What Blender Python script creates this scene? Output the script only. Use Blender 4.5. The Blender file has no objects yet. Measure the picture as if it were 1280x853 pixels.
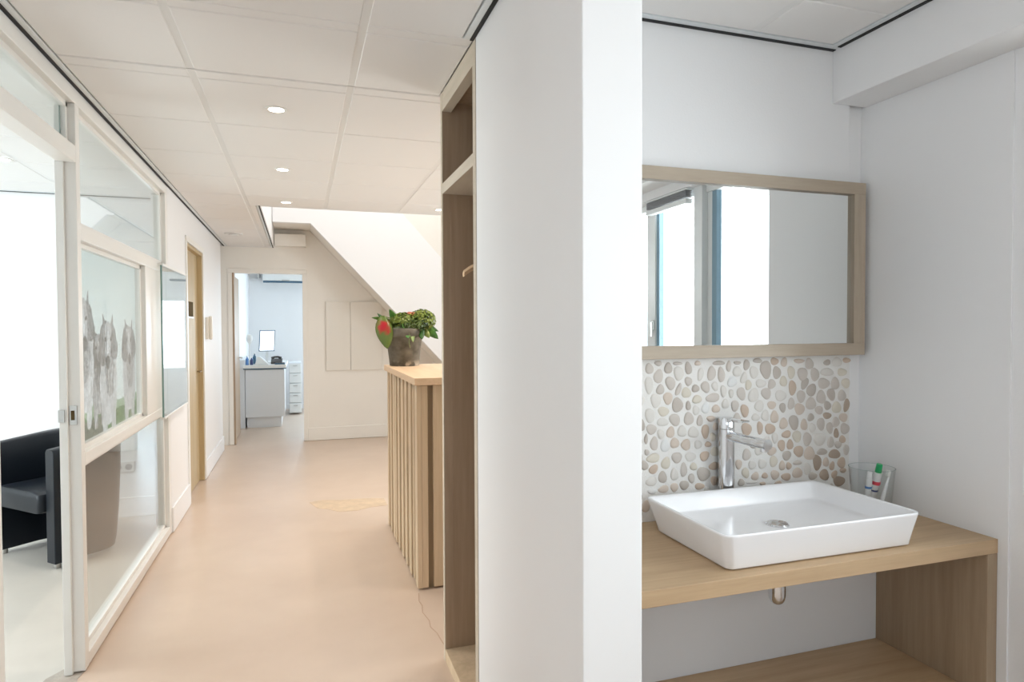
import bpy, bmesh, math, random
from mathutils import Vector, Matrix, noise
R = math.radians
random.seed(7)
scene = bpy.context.scene
col = scene.collection

# ------------------------------------------------------------------ camera
cam_d = bpy.data.cameras.new('camera')
cam_d.sensor_width = 36.0
cam_d.lens = 36.0 * 807.75 / 1280.0
cam_d.clip_start = 0.05
cam = bpy.data.objects.new('camera', cam_d)
col.objects.link(cam)
yaw, pitch, roll = R(18.1896), R(1.294), R(0.2356)
fw = Vector((math.sin(yaw)*math.cos(pitch), math.cos(yaw)*math.cos(pitch), -math.sin(pitch)))
rt = Vector((math.cos(yaw), -math.sin(yaw), 0))
up = rt.cross(fw)
r2 = rt*math.cos(roll) - up*math.sin(roll)
u2 = rt*math.sin(roll) + up*math.cos(roll)
m = Matrix((r2, u2, -fw)).transposed().to_4x4()
m.translation = Vector((0, 0, 1.4468))
cam.matrix_world = m
scene.camera = cam

# ------------------------------------------------------------------ world, colour management
world = bpy.data.worlds.new('world'); scene.world = world
world.use_nodes = True
bg = world.node_tree.nodes['Background']
bg.inputs[0].default_value = (0.86, 0.93, 1.0, 1)
bg.inputs[1].default_value = 1.6
vs = scene.view_settings
vs.view_transform = 'Standard'; vs.look = 'None'; vs.gamma = 1.0; vs.use_curve_mapping = False
vs.exposure = 0.68
scene.cycles.use_denoising = True
scene.cycles.max_bounces = 10
scene.cycles.diffuse_bounces = 6
scene.cycles.glossy_bounces = 5
scene.cycles.transparent_max_bounces = 12
scene.cycles.transmission_bounces = 8
scene.cycles.caustics_reflective = False
scene.cycles.caustics_refractive = False
scene.cycles.sample_clamp_indirect = 6.0

def area(name, loc, target, sx, sy, power, color, spread=180):
    d = bpy.data.lights.new(name, 'AREA'); d.shape = 'RECTANGLE'
    d.size = sx; d.size_y = sy; d.energy = power; d.color = color; d.spread = R(spread)
    o = bpy.data.objects.new(name, d); col.objects.link(o)
    o.location = loc
    o.rotation_euler = (Vector(target) - Vector(loc)).to_track_quat('-Z', 'Z').to_euler()
    return o
DAY = (0.94, 0.965, 1.0)
# area lamps for daylight, at window openings and under the closed stairwell top
area('daylight_side_window', (2.34, 0.25, 1.62), (0, 0.25, 1.3), 2.1, 1.2, 50, DAY, 130)
area('fill_rear_window', (0.6, -2.75, 1.92), (-0.2, 4, 2.0), 2.2, 0.7, 8, (0.95, 0.97, 1.0))  # soft fill lamp at an added rear window behind the camera
area('daylight_waiting_room', (-4.75, 3.2, 1.5), (0, 3.2, 1.3), 4.0, 1.9, 195, (0.90, 0.96, 1.0))
area('daylight_stairwell', (1.4, 7.1, 4.45), (1.4, 7.2, 0), 2.8, 2.2, 34, (1.0, 0.985, 0.97))
area('daylight_back_room', (1.0, 12.6, 1.4), (0.6, 10, 1.1), 1.7, 1.3, 34, (0.68, 0.84, 1.0))
area('fill_back_room_side', (3.1, 10.6, 1.5), (0, 10.6, 1.2), 2.0, 1.5, 48, (0.68, 0.84, 1.0))  # added second lamp for the back room, at an unseen side window
area('fill_reception', (3.6, 4.6, 1.6), (0, 4.6, 1.2), 2.6, 1.4, 85, (0.96, 0.98, 1.0))  # fill lamp at an unseen window, brightens the hall and its ceiling

# ------------------------------------------------------------------ materials
def new_mat(name):
    mt = bpy.data.materials.new(name); mt.use_nodes = True
    return mt, mt.node_tree.nodes, mt.node_tree.links, mt.node_tree.nodes['Principled BSDF']
def plain(name, c, rough=0.5, metal=0.0, bump=0.0, bscale=60, var=0.0, vscale=3, coat=0.0, spec=None):
    mt, n, l, b = new_mat(name)
    b.inputs['Base Color'].default_value = (*c, 1); b.inputs['Roughness'].default_value = rough
    b.inputs['Metallic'].default_value = metal
    if coat: b.inputs['Coat Weight'].default_value = coat; b.inputs['Coat Roughness'].default_value = 0.05
    if spec is not None: b.inputs['Specular IOR Level'].default_value = spec
    if bump or var:
        tc = n.new('ShaderNodeTexCoord')
    if bump:
        t = n.new('ShaderNodeTexNoise'); t.inputs['Scale'].default_value = bscale; t.inputs['Detail'].default_value = 4
        bp = n.new('ShaderNodeBump'); bp.inputs['Strength'].default_value = bump; bp.inputs['Distance'].default_value = 0.004
        l.new(tc.outputs['Object'], t.inputs['Vector']); l.new(t.outputs['Fac'], bp.inputs['Height']); l.new(bp.outputs[0], b.inputs['Normal'])
    if var:
        t = n.new('ShaderNodeTexNoise'); t.inputs['Scale'].default_value = vscale; t.inputs['Detail'].default_value = 5; t.inputs['Roughness'].default_value = 0.6
        r = n.new('ShaderNodeValToRGB')
        r.color_ramp.elements[0].position = 0.3; r.color_ramp.elements[1].position = 0.7
        r.color_ramp.elements[0].color = (*[x*(1-var) for x in c], 1); r.color_ramp.elements[1].color = (*[min(1, x*(1+var)) for x in c], 1)
        l.new(tc.outputs['Object'], t.inputs['Vector']); l.new(t.outputs['Fac'], r.inputs[0]); l.new(r.outputs[0], b.inputs['Base Color'])
    return mt
def wood(name, c1, c2, scale, rough=0.5):
    """scale: per-axis noise scale; the small number lies along the grain"""
    mt, n, l, b = new_mat(name)
    tc = n.new('ShaderNodeTexCoord'); mp = n.new('ShaderNodeMapping')
    mp.inputs['Scale'].default_value = scale
    t = n.new('ShaderNodeTexNoise'); t.inputs['Scale'].default_value = 1; t.inputs['Detail'].default_value = 6; t.inputs['Roughness'].default_value = 0.65
    t2 = n.new('ShaderNodeTexNoise'); t2.inputs['Scale'].default_value = 0.22; t2.inputs['Detail'].default_value = 2
    mx = n.new('ShaderNodeMath'); mx.operation = 'ADD'
    ml = n.new('ShaderNodeMath'); ml.operation = 'MULTIPLY'; ml.inputs[1].default_value = 0.5
    r = n.new('ShaderNodeValToRGB')
    r.color_ramp.elements[0].position = 0.36; r.color_ramp.elements[1].position = 0.64
    r.color_ramp.elements[0].color = (*c1, 1); r.color_ramp.elements[1].color = (*c2, 1)
    bp = n.new('ShaderNodeBump'); bp.inputs['Strength'].default_value = 0.08; bp.inputs['Distance'].default_value = 0.002
    l.new(tc.outputs['Object'], mp.inputs[0]); l.new(mp.outputs[0], t.inputs['Vector']); l.new(mp.outputs[0], t2.inputs['Vector'])
    l.new(t.outputs['Fac'], mx.inputs[0]); l.new(t2.outputs['Fac'], mx.inputs[1]); l.new(mx.outputs[0], ml.inputs[0])
    l.new(ml.outputs[0], r.inputs[0]); l.new(r.outputs[0], b.inputs['Base Color'])
    l.new(t.outputs['Fac'], bp.inputs['Height']); l.new(bp.outputs[0], b.inputs['Normal'])
    b.inputs['Roughness'].default_value = rough
    return mt
def glass(name, tint, rough=0.0, ior=1.5):
    mt = bpy.data.materials.new(name); mt.use_nodes = True
    n, l = mt.node_tree.nodes, mt.node_tree.links
    n.clear()
    out = n.new('ShaderNodeOutputMaterial'); mix = n.new('ShaderNodeMixShader')
    tr = n.new('ShaderNodeBsdfTransparent'); tr.inputs[0].default_value = (*tint, 1)
    gl = n.new('ShaderNodeBsdfGlossy'); gl.inputs['Roughness'].default_value = rough
    lw = n.new('ShaderNodeLayerWeight'); lw.inputs[0].default_value = 0.5   # facing term, the same on both faces of a pane
    pw = n.new('ShaderNodeMath'); pw.operation = 'POWER'; pw.inputs[1].default_value = 5.0
    fr = n.new('ShaderNodeMath'); fr.operation = 'MULTIPLY_ADD'; f0 = ((ior-1)/(ior+1))**2; fr.inputs[1].default_value = 1-f0; fr.inputs[2].default_value = f0
    l.new(lw.outputs['Facing'], pw.inputs[0]); l.new(pw.outputs[0], fr.inputs[0])
    l.new(fr.outputs[0], mix.inputs[0]); l.new(tr.outputs[0], mix.inputs[1]); l.new(gl.outputs[0], mix.inputs[2])
    l.new(mix.outputs[0], out.inputs[0])
    return mt
def emit(name, c, s):
    mt, n, l, b = new_mat(name)
    b.inputs['Base Color'].default_value = (*c, 1)
    b.inputs['Emission Color'].default_value = (*c, 1); b.inputs['Emission Strength'].default_value = s
    return mt

M = {}
M['wall'] = plain('white_wall_paint', (0.83, 0.83, 0.835), 0.6, bump=0.08, bscale=140)
M['wall_warm'] = plain('off_white_plaster', (0.83, 0.80, 0.745), 0.65, bump=0.12, bscale=60, var=0.02, vscale=1.5)
M['panel'] = plain('white_laminate_panel', (0.82, 0.82, 0.825), 0.42)
M['tile'] = plain('ceiling_tile_white', (0.80, 0.79, 0.78), 0.9, bump=0.15, bscale=260)
M['bar'] = plain('ceiling_bar_white', (0.76, 0.755, 0.745), 0.6)
M['edge_trim'] = plain('ceiling_edge_trim', (0.72, 0.76, 0.77), 0.4)
M['black'] = plain('black_shadow_gap', (0.012, 0.012, 0.013), 0.7)
M['lacquer'] = plain('white_lacquer', (0.82, 0.81, 0.78), 0.32)
M['skirting'] = plain('white_skirting', (0.84, 0.84, 0.845), 0.35)
M['glass'] = glass('clear_glass', (0.965, 0.985, 0.98))
M['glass_edge'] = plain('green_glass_edge', (0.16, 0.27, 0.25), 0.25)
M['thin_glass'] = glass('thin_tumbler_glass', (0.97, 0.98, 0.98), 0.0, 1.35)
M['chrome'] = plain('chrome', (0.75, 0.76, 0.78), 0.06, 1.0)
M['steel'] = plain('brushed_steel', (0.55, 0.54, 0.52), 0.3, 1.0)
M['dull_brass'] = plain('dull_brass', (0.30, 0.22, 0.12), 0.5, 0.6)
M['mirror'] = plain('mirror_silver', (0.90, 0.92, 0.91), 0.005, 1.0)
M['ceramic'] = plain('white_glazed_ceramic', (0.85, 0.85, 0.865), 0.22, coat=0.12)
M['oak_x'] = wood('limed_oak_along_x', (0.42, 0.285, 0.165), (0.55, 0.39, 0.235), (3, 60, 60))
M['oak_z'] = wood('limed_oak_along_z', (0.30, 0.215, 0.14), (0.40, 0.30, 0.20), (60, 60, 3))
M['oak_dark_z'] = wood('limed_oak_upright', (0.34, 0.245, 0.165), (0.43, 0.32, 0.225), (70, 70, 3))
M['oak_frame'] = wood('greyed_oak_frame', (0.37, 0.30, 0.225), (0.46, 0.385, 0.30), (4, 50, 50))
M['oak_edge'] = wood('pale_oak_edge', (0.50, 0.43, 0.335), (0.60, 0.52, 0.42), (40, 4, 40))
M['pine_top'] = wood('warm_oak_counter', (0.60, 0.42, 0.26), (0.72, 0.52, 0.34), (40, 3, 40))
M['slat'] = wood('oak_slat_wood', (0.52, 0.39, 0.25), (0.66, 0.51, 0.35), (50, 50, 2.5))
M['slat_back'] = plain('counter_backing', (0.33, 0.25, 0.16), 0.7)
M['door_oak'] = wood('yellow_oak_door', (0.44, 0.33, 0.18), (0.54, 0.42, 0.24), (40, 40, 3))
M['leather'] = plain('black_leather', (0.006, 0.009, 0.014), 0.42, bump=0.2, bscale=220, spec=0.32)
M['brownish'] = plain('dark_plastic', (0.05, 0.045, 0.04), 0.5)
M['plastic'] = plain('white_plastic', (0.80, 0.80, 0.78), 0.35)
M['beige_plastic'] = plain('cream_plastic', (0.78, 0.73, 0.65), 0.4)
M['dark_sign'] = plain('dark_brown_sign', (0.10, 0.07, 0.03), 0.85, spec=0.1)
M['grout'] = plain('pale_grout', (0.79, 0.775, 0.75), 0.85, bump=0.5, bscale=300)
M['lamp'] = emit('lit_lamp_lens', (1.0, 0.93, 0.82), 9.0)
M['screen'] = emit('lit_monitor_screen', (0.86, 0.90, 1.0), 1.0)
M['rough_floor'] = plain('broken_screed', (0.42, 0.37, 0.32), 0.85, bump=0.8, bscale=60, var=0.15, vscale=20)
M['floor_patch'] = plain('repaired_floor_patch', (0.60, 0.46, 0.32), 0.5, var=0.12, vscale=14)
M['crack'] = plain('floor_crack', (0.47, 0.34, 0.25), 0.8)
M['blind'] = plain('grey_blind_slats', (0.22, 0.22, 0.23), 0.4)
M['window_frame'] = plain('white_window_frame', (0.80, 0.82, 0.82), 0.3)
M['gasket'] = plain('blue_grey_window_seal', (0.20, 0.32, 0.40), 0.4)
M['meter'] = plain('glossy_cream_door', (0.78, 0.75, 0.69), 0.12)
M['cabinet_white'] = plain('white_cabinet_front', (0.74, 0.75, 0.77), 0.4)
M['blue_black'] = plain('blue_black_edge', (0.05, 0.12, 0.19), 0.4)
M['hanger'] = wood('beech_hanger', (0.58, 0.38, 0.22), (0.70, 0.50, 0.32), (4, 40, 40))
M['red'] = plain('red_print', (0.72, 0.06, 0.10), 0.4)
M['green_cap'] = plain('green_cap', (0.02, 0.38, 0.13), 0.3)
M['blue_print'] = plain('blue_print', (0.10, 0.25, 0.55), 0.35)
M['navy'] = plain('navy_print', (0.05, 0.07, 0.20), 0.35)
for k, c in dict(g=(0.57, 0.52, 0.475), G=(0.49, 0.44, 0.395), l=(0.68, 0.65, 0.61), w=(0.72, 0.72, 0.71), t=(0.62, 0.53, 0.455), T=(0.54, 0.43, 0.345), y=(0.64, 0.59, 0.505), D=(0.40, 0.32, 0.255)).items():
    M['peb_'+k] = plain('pebble_stone_'+{'g':'grey','G':'dark_grey','l':'pale','w':'white','t':'tan','T':'deep_tan','y':'cream','D':'brown'}[k], c, 0.55, bump=0.15, bscale=300, var=0.07, vscale=70)

# floor: seamless pale screed with soft mottling, satin
mt, n, l, b = new_mat('seamless_screed_floor')
tc = n.new('ShaderNodeTexCoord')
t = n.new('ShaderNodeTexNoise'); t.inputs['Scale'].default_value = 1.1; t.inputs['Detail'].default_value = 6; t.inputs['Roughness'].default_value = 0.55
t3 = n.new('ShaderNodeTexNoise'); t3.inputs['Scale'].default_value = 7; t3.inputs['Detail'].default_value = 5
r = n.new('ShaderNodeValToRGB'); r.color_ramp.elements[0].position = 0.3; r.color_ramp.elements[1].position = 0.72
r.color_ramp.elements[0].color = (0.56, 0.437, 0.343, 1); r.color_ramp.elements[1].color = (0.63, 0.503, 0.406, 1)
mxn = n.new('ShaderNodeMath'); mxn.operation = 'MULTIPLY_ADD'; mxn.inputs[1].default_value = 0.25
l.new(tc.outputs['Object'], t.inputs['Vector']); l.new(tc.outputs['Object'], t3.inputs['Vector'])
l.new(t3.outputs['Fac'], mxn.inputs[0]); l.new(t.outputs['Fac'], mxn.inputs[2])
sb = n.new('ShaderNodeMath'); sb.operation = 'SUBTRACT'; sb.inputs[1].default_value = 0.12
l.new(mxn.outputs[0], sb.inputs[0]); l.new(sb.outputs[0], r.inputs[0]); l.new(r.outputs[0], b.inputs['Base Color'])
b.inputs['Roughness'].default_value = 0.33
bp = n.new('ShaderNodeBump'); bp.inputs['Strength'].default_value = 0.05; bp.inputs['Distance'].default_value = 0.01
l.new(t.outputs['Fac'], bp.inputs['Height']); l.new(bp.outputs[0], b.inputs['Normal'])
M['floor'] = mt

def vcol_mat(name, rough=0.5, trans=0.0):
    mt, n, l, b = new_mat(name)
    a = n.new('ShaderNodeVertexColor'); a.layer_name = 'Col'
    l.new(a.outputs[0], b.inputs['Base Color']); b.inputs['Roughness'].default_value = rough
    return mt

# ------------------------------------------------------------------ helpers
ORIG = {}
class MB:
    """collects shapes in world metres and links them as ONE mesh object"""
    def __init__(s): s.v = []; s.f = []; s.smooth = []
    def add(s, vs_, fs, smooth=False):
        o = len(s.v); s.v += [tuple(x) for x in vs_]
        for f in fs: s.f.append([i+o for i in f]); s.smooth.append(smooth)
        return s
    def box(s, x0, x1, y0, y1, z0, z1):
        x0, x1 = sorted((x0, x1)); y0, y1 = sorted((y0, y1)); z0, z1 = sorted((z0, z1))
        v = [(x0,y0,z0),(x1,y0,z0),(x1,y1,z0),(x0,y1,z0),(x0,y0,z1),(x1,y0,z1),(x1,y1,z1),(x0,y1,z1)]
        return s.add(v, [(0,3,2,1),(4,5,6,7),(0,1,5,4),(1,2,6,5),(2,3,7,6),(3,0,4,7)])
    def obox(s, c, ax, hx, hy, hz):
        """oriented box: ax = three axes"""
        c = Vector(c); a, b_, d = [Vector(q).normalized() for q in ax]
        v = [c + a*hx*i + b_*hy*j + d*hz*k for k in (-1,1) for (i,j) in ((-1,-1),(1,-1),(1,1),(-1,1))]
        return s.add(v, [(0,3,2,1),(4,5,6,7),(0,1,5,4),(1,2,6,5),(2,3,7,6),(3,0,4,7)])
    def prism(s, pts, axis, a0, a1):
        """pts polygon in the two other axes, extruded along axis"""
        def P(p, a):
            return (a, p[0], p[1]) if axis == 'x' else (p[0], a, p[1]) if axis == 'y' else (p[0], p[1], a)
        k = len(pts)
        v = [P(p, a0) for p in pts] + [P(p, a1) for p in pts]
        fs = [tuple(range(k-1, -1, -1)), tuple(range(k, 2*k))] + [(i, (i+1) % k, (i+1) % k + k, i+k) for i in range(k)]
        return s.add(v, fs)
    def lathe(s, prof, c, n=32, smooth=True, axis=(0,0,1), caps=True):
        """prof: (radius, height) list, revolved about axis through c"""
        q = Vector((0,0,1)).rotation_difference(Vector(axis)); c = Vector(c)
        v = []; fs = []
        for r_, h in prof:
            for i in range(n):
                a = 2*math.pi*i/n
                v.append(c + q @ Vector((r_*math.cos(a), r_*math.sin(a), h)))
        for j in range(len(prof)-1):
            for i in range(n):
                fs.append((j*n+i, j*n+(i+1) % n, (j+1)*n+(i+1) % n, (j+1)*n+i))
        if caps and prof[0][0] > 1e-5: fs.append(tuple(range(n-1, -1, -1)))
        if caps and prof[-1][0] > 1e-5: fs.append(tuple(range((len(prof)-1)*n, len(prof)*n)))
        return s.add(v, fs, smooth)
    def tube(s, pts, r_, n=12, taper=None):
        pts = [Vector(p) for p in pts]; rings = []
        for i, p in enumerate(pts):
            d = (pts[min(i+1, len(pts)-1)] - pts[max(i-1, 0)]).normalized()
            q = Vector((0,0,1)).rotation_difference(d)
            rr = r_ if taper is None else r_*taper[i]
            rings.append([p + q @ Vector((rr*math.cos(2*math.pi*k/n), rr*math.sin(2*math.pi*k/n), 0)) for k in range(n)])
        v = [x for g in rings for x in g]; fs = []
        for j in range(len(pts)-1):
            for k in range(n): fs.append((j*n+k, j*n+(k+1) % n, (j+1)*n+(k+1) % n, (j+1)*n+k))
        fs.append(tuple(range(n-1, -1, -1))); fs.append(tuple(range((len(pts)-1)*n, len(pts)*n)))
        return s.add(v, fs, True)
    def loops(s, ls, smooth=True, cap0=True, cap1=True):
        k = len(ls[0]); v = [x for g in ls for x in g]; fs = []
        for j in range(len(ls)-1):
            for i in range(k): fs.append((j*k+i, j*k+(i+1) % k, (j+1)*k+(i+1) % k, (j+1)*k+i))
        if cap0: fs.append(tuple(range(k-1, -1, -1)))
        if cap1: fs.append(tuple(range((len(ls)-1)*k, len(ls)*k)))
        return s.add(v, fs, smooth)
    def build(s, name, mat, parent=None, bevel=0.0, seg=2, origin=None, sharp=True):
        o = Vector(origin) if origin is not None else (ORIG[parent.name] if parent is not None else Vector((0,0,0)))
        me = bpy.data.meshes.new(name)
        me.from_pydata([tuple(Vector(x)-o) for x in s.v], [], s.f)
        me.polygons.foreach_set('use_smooth', s.smooth)
        bm = bmesh.new(); bm.from_mesh(me); bmesh.ops.recalc_face_normals(bm, faces=bm.faces); bm.to_mesh(me); bm.free()
        me.materials.append(M[mat] if isinstance(mat, str) else mat)
        ob = bpy.data.objects.new(name, me); col.objects.link(ob)
        if parent is not None:
            ob.parent = parent
            ob.location = o - ORIG[parent.name]
        else:
            ob.location = o
        ORIG[ob.name] = o
        if bevel:
            bv = ob.modifiers.new('bevel', 'BEVEL'); bv.width = bevel; bv.segments = seg; bv.limit_method = 'ANGLE'; bv.angle_limit = R(40)
        if any(s.smooth) and sharp:
            try: me.set_sharp_from_angle(angle=R(42))
            except Exception: pass
        return ob
def box(name, mat, b_, parent=None, bevel=0.0, **k):
    return MB().box(*b_).build(name, mat, parent, bevel, **k)
def thing(name, loc, label, cat, group=None):
    o = bpy.data.objects.new(name, None); col.objects.link(o); o.location = loc; o.empty_display_size = 0.1
    ORIG[o.name] = Vector(loc); return tag(o, label, cat, group)
def tag(o, label, cat, group=None):
    o['label'] = label; o['category'] = cat
    if group: o['group'] = group
    return o
def struct(o): o['kind'] = 'structure'; return o
def sroot(name, loc=(0,0,0)):
    o = bpy.data.objects.new(name, None); col.objects.link(o); o.location = loc; ORIG[o.name] = Vector(loc); return struct(o)
def copy_thing(src, delta):
    c = src.copy(); col.objects.link(c); c.location = src.location + Vector(delta); ORIG[c.name] = c.location.copy()
    for ch in list(src.children):
        d = ch.copy(); col.objects.link(d); d.parent = c
        for g in ch.children:
            e = g.copy(); col.objects.link(e); e.parent = d
    return c

XL, XP, H = -0.87, 0.584, 2.44       # hall left face, partition face, ceiling height
YN, XR = 1.88, 2.0                   # niche wall, right wall
# ================================================================== SETTING
floor = struct(box('floor', 'floor', (-0.94, 3.9, -2.9, 12.9, -0.12, 0)))
M['floor_grey'] = plain('grey_beige_screed', (0.57, 0.53, 0.475), 0.35, var=0.05, vscale=2.5)
struct(box('floor_waiting_room', 'floor_grey', (-4.8, -0.941, -2.9, 12.9, -0.12, 0)))

# walls -----------------------------------------------------------------
w = MB()
w.box(XL-0.10, XL, -2.6, 2.31, 0, 2.46)
struct(w.build('wall_left', 'wall'))
w = MB()
w.box(XL-0.10, XL, 5.05, 5.82, 0, 2.46)
w.box(XL-0.10, XL, 6.72, 8.26, 0, 2.46)
w.box(XL-0.10, XL, 5.82, 6.72, 2.15, 2.46)
w.box(XL-0.20, XL-0.10, 8.10, 8.60, 0, 2.46)
struct(w.build('wall_left_far', 'wall'))
# partition end with the rounded white pier
w = MB(); w.box(XP, 0.731, 1.287, 2.165, 0, 2.46)
struct(w.build('wall_partition', 'panel', bevel=0.003))
# niche wall behind the mirror, and the solid block behind it
w = MB()
w.box(0.731, 1.925, YN, 2.10, 0, 2.46); w.box(1.925, 2.10, YN+0.016, 2.10, 0, 2.46)
struct(w.build('wall_niche', 'wall', bevel=0.002))
w = MB(); w.box(0.74, 3.8, 2.10, 2.165, 0, 2.46); w.box(1.22, 3.8, 2.165, 2.76, 0, 2.46)
struct(w.build('wall_behind_wardrobe', 'wall'))
# right wall with window opening  y -0.75..1.30, z 0.55..2.20
w = MB()
w.box(XR, XR+0.14, 1.315, 2.10, 0, 2.46)
w.box(XR, XR+0.14, -2.6, -0.75, 0, 2.46)
w.box(XR, XR+0.14, -0.75, 1.315, 0, 0.95)
w.box(XR, XR+0.14, -0.75, 1.315, 2.2, 2.46)
struct(w.build('wall_right', 'wall'))
struct(box('trim_wall_joint', 'panel', (XR-0.006, XR, 1.352, YN+0.016, 0, 2.25), bevel=0.001))
struct(box('trim_ceiling_beam', 'wall', (1.845, XR, -2.6, YN, 2.25, 2.46), bevel=0.003))
# rear wall with an added window opening, out of view
w = MB()
w.box(XL-0.1, XR+0.14, -2.7, -2.6, 0, 1.55); w.box(XL-0.1, XR+0.14, -2.7, -2.6, 2.3, 2.46)
w.box(XL-0.1, -0.5, -2.7, -2.6, 1.55, 2.3); w.box(1.7, XR+0.14, -2.7, -2.6, 1.55, 2.3)
struct(w.build('wall_rear', 'wall'))
# end wall of the hall, door opening x -0.78..0.04, z 0..2.12 ; rises into the stairwell
w = MB()
w.box(-1.10, -0.78, 8.60, 8.72, 0, 4.6); w.box(-0.78, 0.04, 8.60, 8.72, 2.12, 4.6); w.box(0.04, 3.9, 8.60, 8.72, 0, 4.6)
struct(w.build('wall_end', 'wall_warm'))
# reception side wall with an unseen window for the hall fill
w = MB()
w.box(3.4, 3.5, 2.7, 3.4, 0, 4.6); w.box(3.4, 3.5, 5.9, 8.72, 0, 4.6); w.box(3.4, 3.5, 3.4, 5.9, 0, 0.9); w.box(3.4, 3.5, 3.4, 5.9, 2.3, 4.6)
struct(w.build('wall_reception', 'wall_warm'))
# stairwell shaft above the ceiling
w = MB()
w.box(-0.40, -0.29, 5.69, 8.60, 2.561, 4.6); w.box(-0.298, -0.29, 5.69, 8.60, 2.44, 2.561)
w.box(-0.40, 3.5, 5.60, 5.69, 2.47, 4.6)
struct(w.build('wall_stairwell', 'wall'))
struct(box('ceiling_stairwell', 'wall', (-0.4, 3.5, 5.6, 8.72, 4.6, 4.66)))
# waiting room
w = MB(); w.box(-4.7, XL-0.10, 5.60, 5.72, 0, 2.46); struct(w.build('wall_waiting_far', 'wall'))
w = MB(); w.box(-4.7, XL-0.10, -0.1, 0.0, 0, 2.46); struct(w.build('wall_waiting_near', 'wall'))
w = MB()
w.box(-4.7, -4.6, 0, 5.6, 0, 0.5); w.box(-4.7, -4.6, 0, 5.6, 2.42, 2.46); w.box(-4.7, -4.6, 0, 1.1, 0.5, 2.42); w.box(-4.7, -4.6, 5.25, 5.6, 0.5, 2.42)
struct(w.build('wall_waiting_left', 'wall'))
# back room, far window x 0.12..1.7
w = MB()
w.box(-0.95, 0.14, 12.1, 12.2, 0, 2.6); w.box(1.7, 2.9, 12.1, 12.2, 0, 2.6); w.box(0.14, 1.7, 12.1, 12.2, 0, 0.72); w.box(0.14, 1.7, 12.1, 12.2, 1.95, 2.6)
struct(w.build('wall_back_room_far', 'wall'))
struct(box('wall_back_room_left', 'wall', (-0.95, -0.83, 8.72, 12.2, 0, 2.6)))
w = MB()
w.box(2.8, 2.9, 8.72, 9.5, 0, 2.6); w.box(2.8, 2.9, 11.7, 12.2, 0, 2.6); w.box(2.8, 2.9, 9.5, 11.7, 0, 0.8); w.box(2.8, 2.9, 9.5, 11.7, 2.3, 2.6)
struct(w.build('wall_back_room_right', 'wall'))
struct(box('ceiling_back_room', 'wall', (-0.95, 2.9, 8.72, 12.2, 2.6, 2.66)))

# baseboards --------------------------------------------------------------
def skirting(name, b_): return struct(box(name, 'skirting', b_, bevel=0.004))
skirting('baseboard_left', (XL, XL+0.014, 5.05, 5.778, 0.004, 0.18))
skirting('baseboard_left_far', (XL, XL+0.014, 6.77, 8.26, 0.004, 0.17))
struct(box('baseboard_end', 'wall_warm', (0.09, 3.4, 8.585, 8.6, 0.003, 0.165), bevel=0.004))
skirting('baseboard_waiting', (-4.6, XL-0.10, 5.585, 5.6, 0, 0.15))
skirting('baseboard_back_room', (-0.83, 2.8, 12.085, 12.1, 0, 0.09))

# ceiling: slab, lay-in tiles, bars ----------------------------------------
ceil = MB()
ceil.box(-4.7, 3.5, -2.7, 5.69, 2.465, 2.56); ceil.box(-1.1, -0.30, 5.69, 8.60, 2.465, 2.56); ceil.box(-4.7, -0.97, 5.60, 5.72, 2.465, 2.56)
ceiling = struct(ceil.build('ceiling', 'wall'))
tile_mesh = {}
def tile(x0, x1, y0, y1):
    w_, d_ = round(x1-x0, 3), round(y1-y0, 3)
    if w_ < 0.04 or d_ < 0.04: return
    key = (w_, d_)
    if key not in tile_mesh:
        mbt = MB(); e = 0.004
        a = [(-w_/2, -d_/2), (w_/2, -d_/2), (w_/2, d_/2), (-w_/2, d_/2)]
        i = [(-w_/2+e, -d_/2+e), (w_/2-e, -d_/2+e), (w_/2-e, d_/2-e), (-w_/2+e, d_/2-e)]
        mbt.add([(*p, 0.022) for p in a] + [(*p, 0.004) for p in a] + [(*p, 0.0) for p in i],
                [(0,1,2,3), (0,1,5,4), (1,2,6,5), (2,3,7,6), (3,0,4,7), (4,5,9,8), (5,6,10,9), (6,7,11,10), (7,4,8,11), (11,10,9,8)])
        ob = mbt.build('ceiling_tile', 'tile', ceiling)
        tile_mesh[key] = ob.data
    else:
        ob = bpy.data.objects.new('ceiling_tile', tile_mesh[key]); col.objects.link(ob); ob.parent = ceiling
    ob.location = ((x0+x1)/2, (y0+y1)/2, H)
def grid(xs, ys, regions, gx=0.012, gy=0.004):
    """xs, ys: bar centre lines; regions: rectangles the tiles are clipped to"""
    xs, ys = sorted(xs), sorted(ys)
    for (rx0, rx1, ry0, ry1) in regions:
        cx = [rx0-gx] + [x for x in xs if rx0+0.02 < x < rx1-0.02] + [rx1+gx]
        cy = [ry0-gy] + [y for y in ys if ry0+0.02 < y < ry1-0.02] + [ry1+gy]
        for i in range(len(cx)-1):
            for j in range(len(cy)-1):
                tile(cx[i]+gx, cx[i+1]-gx, cy[j]+gy, cy[j+1]-gy)
        for x in cx[1:-1]: box('ceiling_bar', 'bar', (x-gx-0.002, x+gx+0.002, ry0, ry1, H+0.0025, H+0.02), ceiling)
        for y in cy[1:-1]: box('ceiling_bar', 'bar', (rx0, rx1, y-gy-0.004, y+gy+0.004, H+0.0028, H+0.021), ceiling)
xs = [-0.388+0.6*i for i in range(-6, 7)]
ys = [2.247+0.6*i for i in range(-7, 11)]
T = 0.04
grid(xs, ys, [(XL+T, XP-T, 0.9, 2.19), (XL+T, XP, 2.19, 2.76), (XL+T, 3.36, 2.77, 5.67), (XL+T, -0.33, 5.68, 8.56)])
grid([-0.14, 0.88-0.6, 0.865, 1.465], [1.61-0.6*i for i in range(6)], [(0.731+T, 1.845-T, -0.2, YN-T)])
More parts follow.
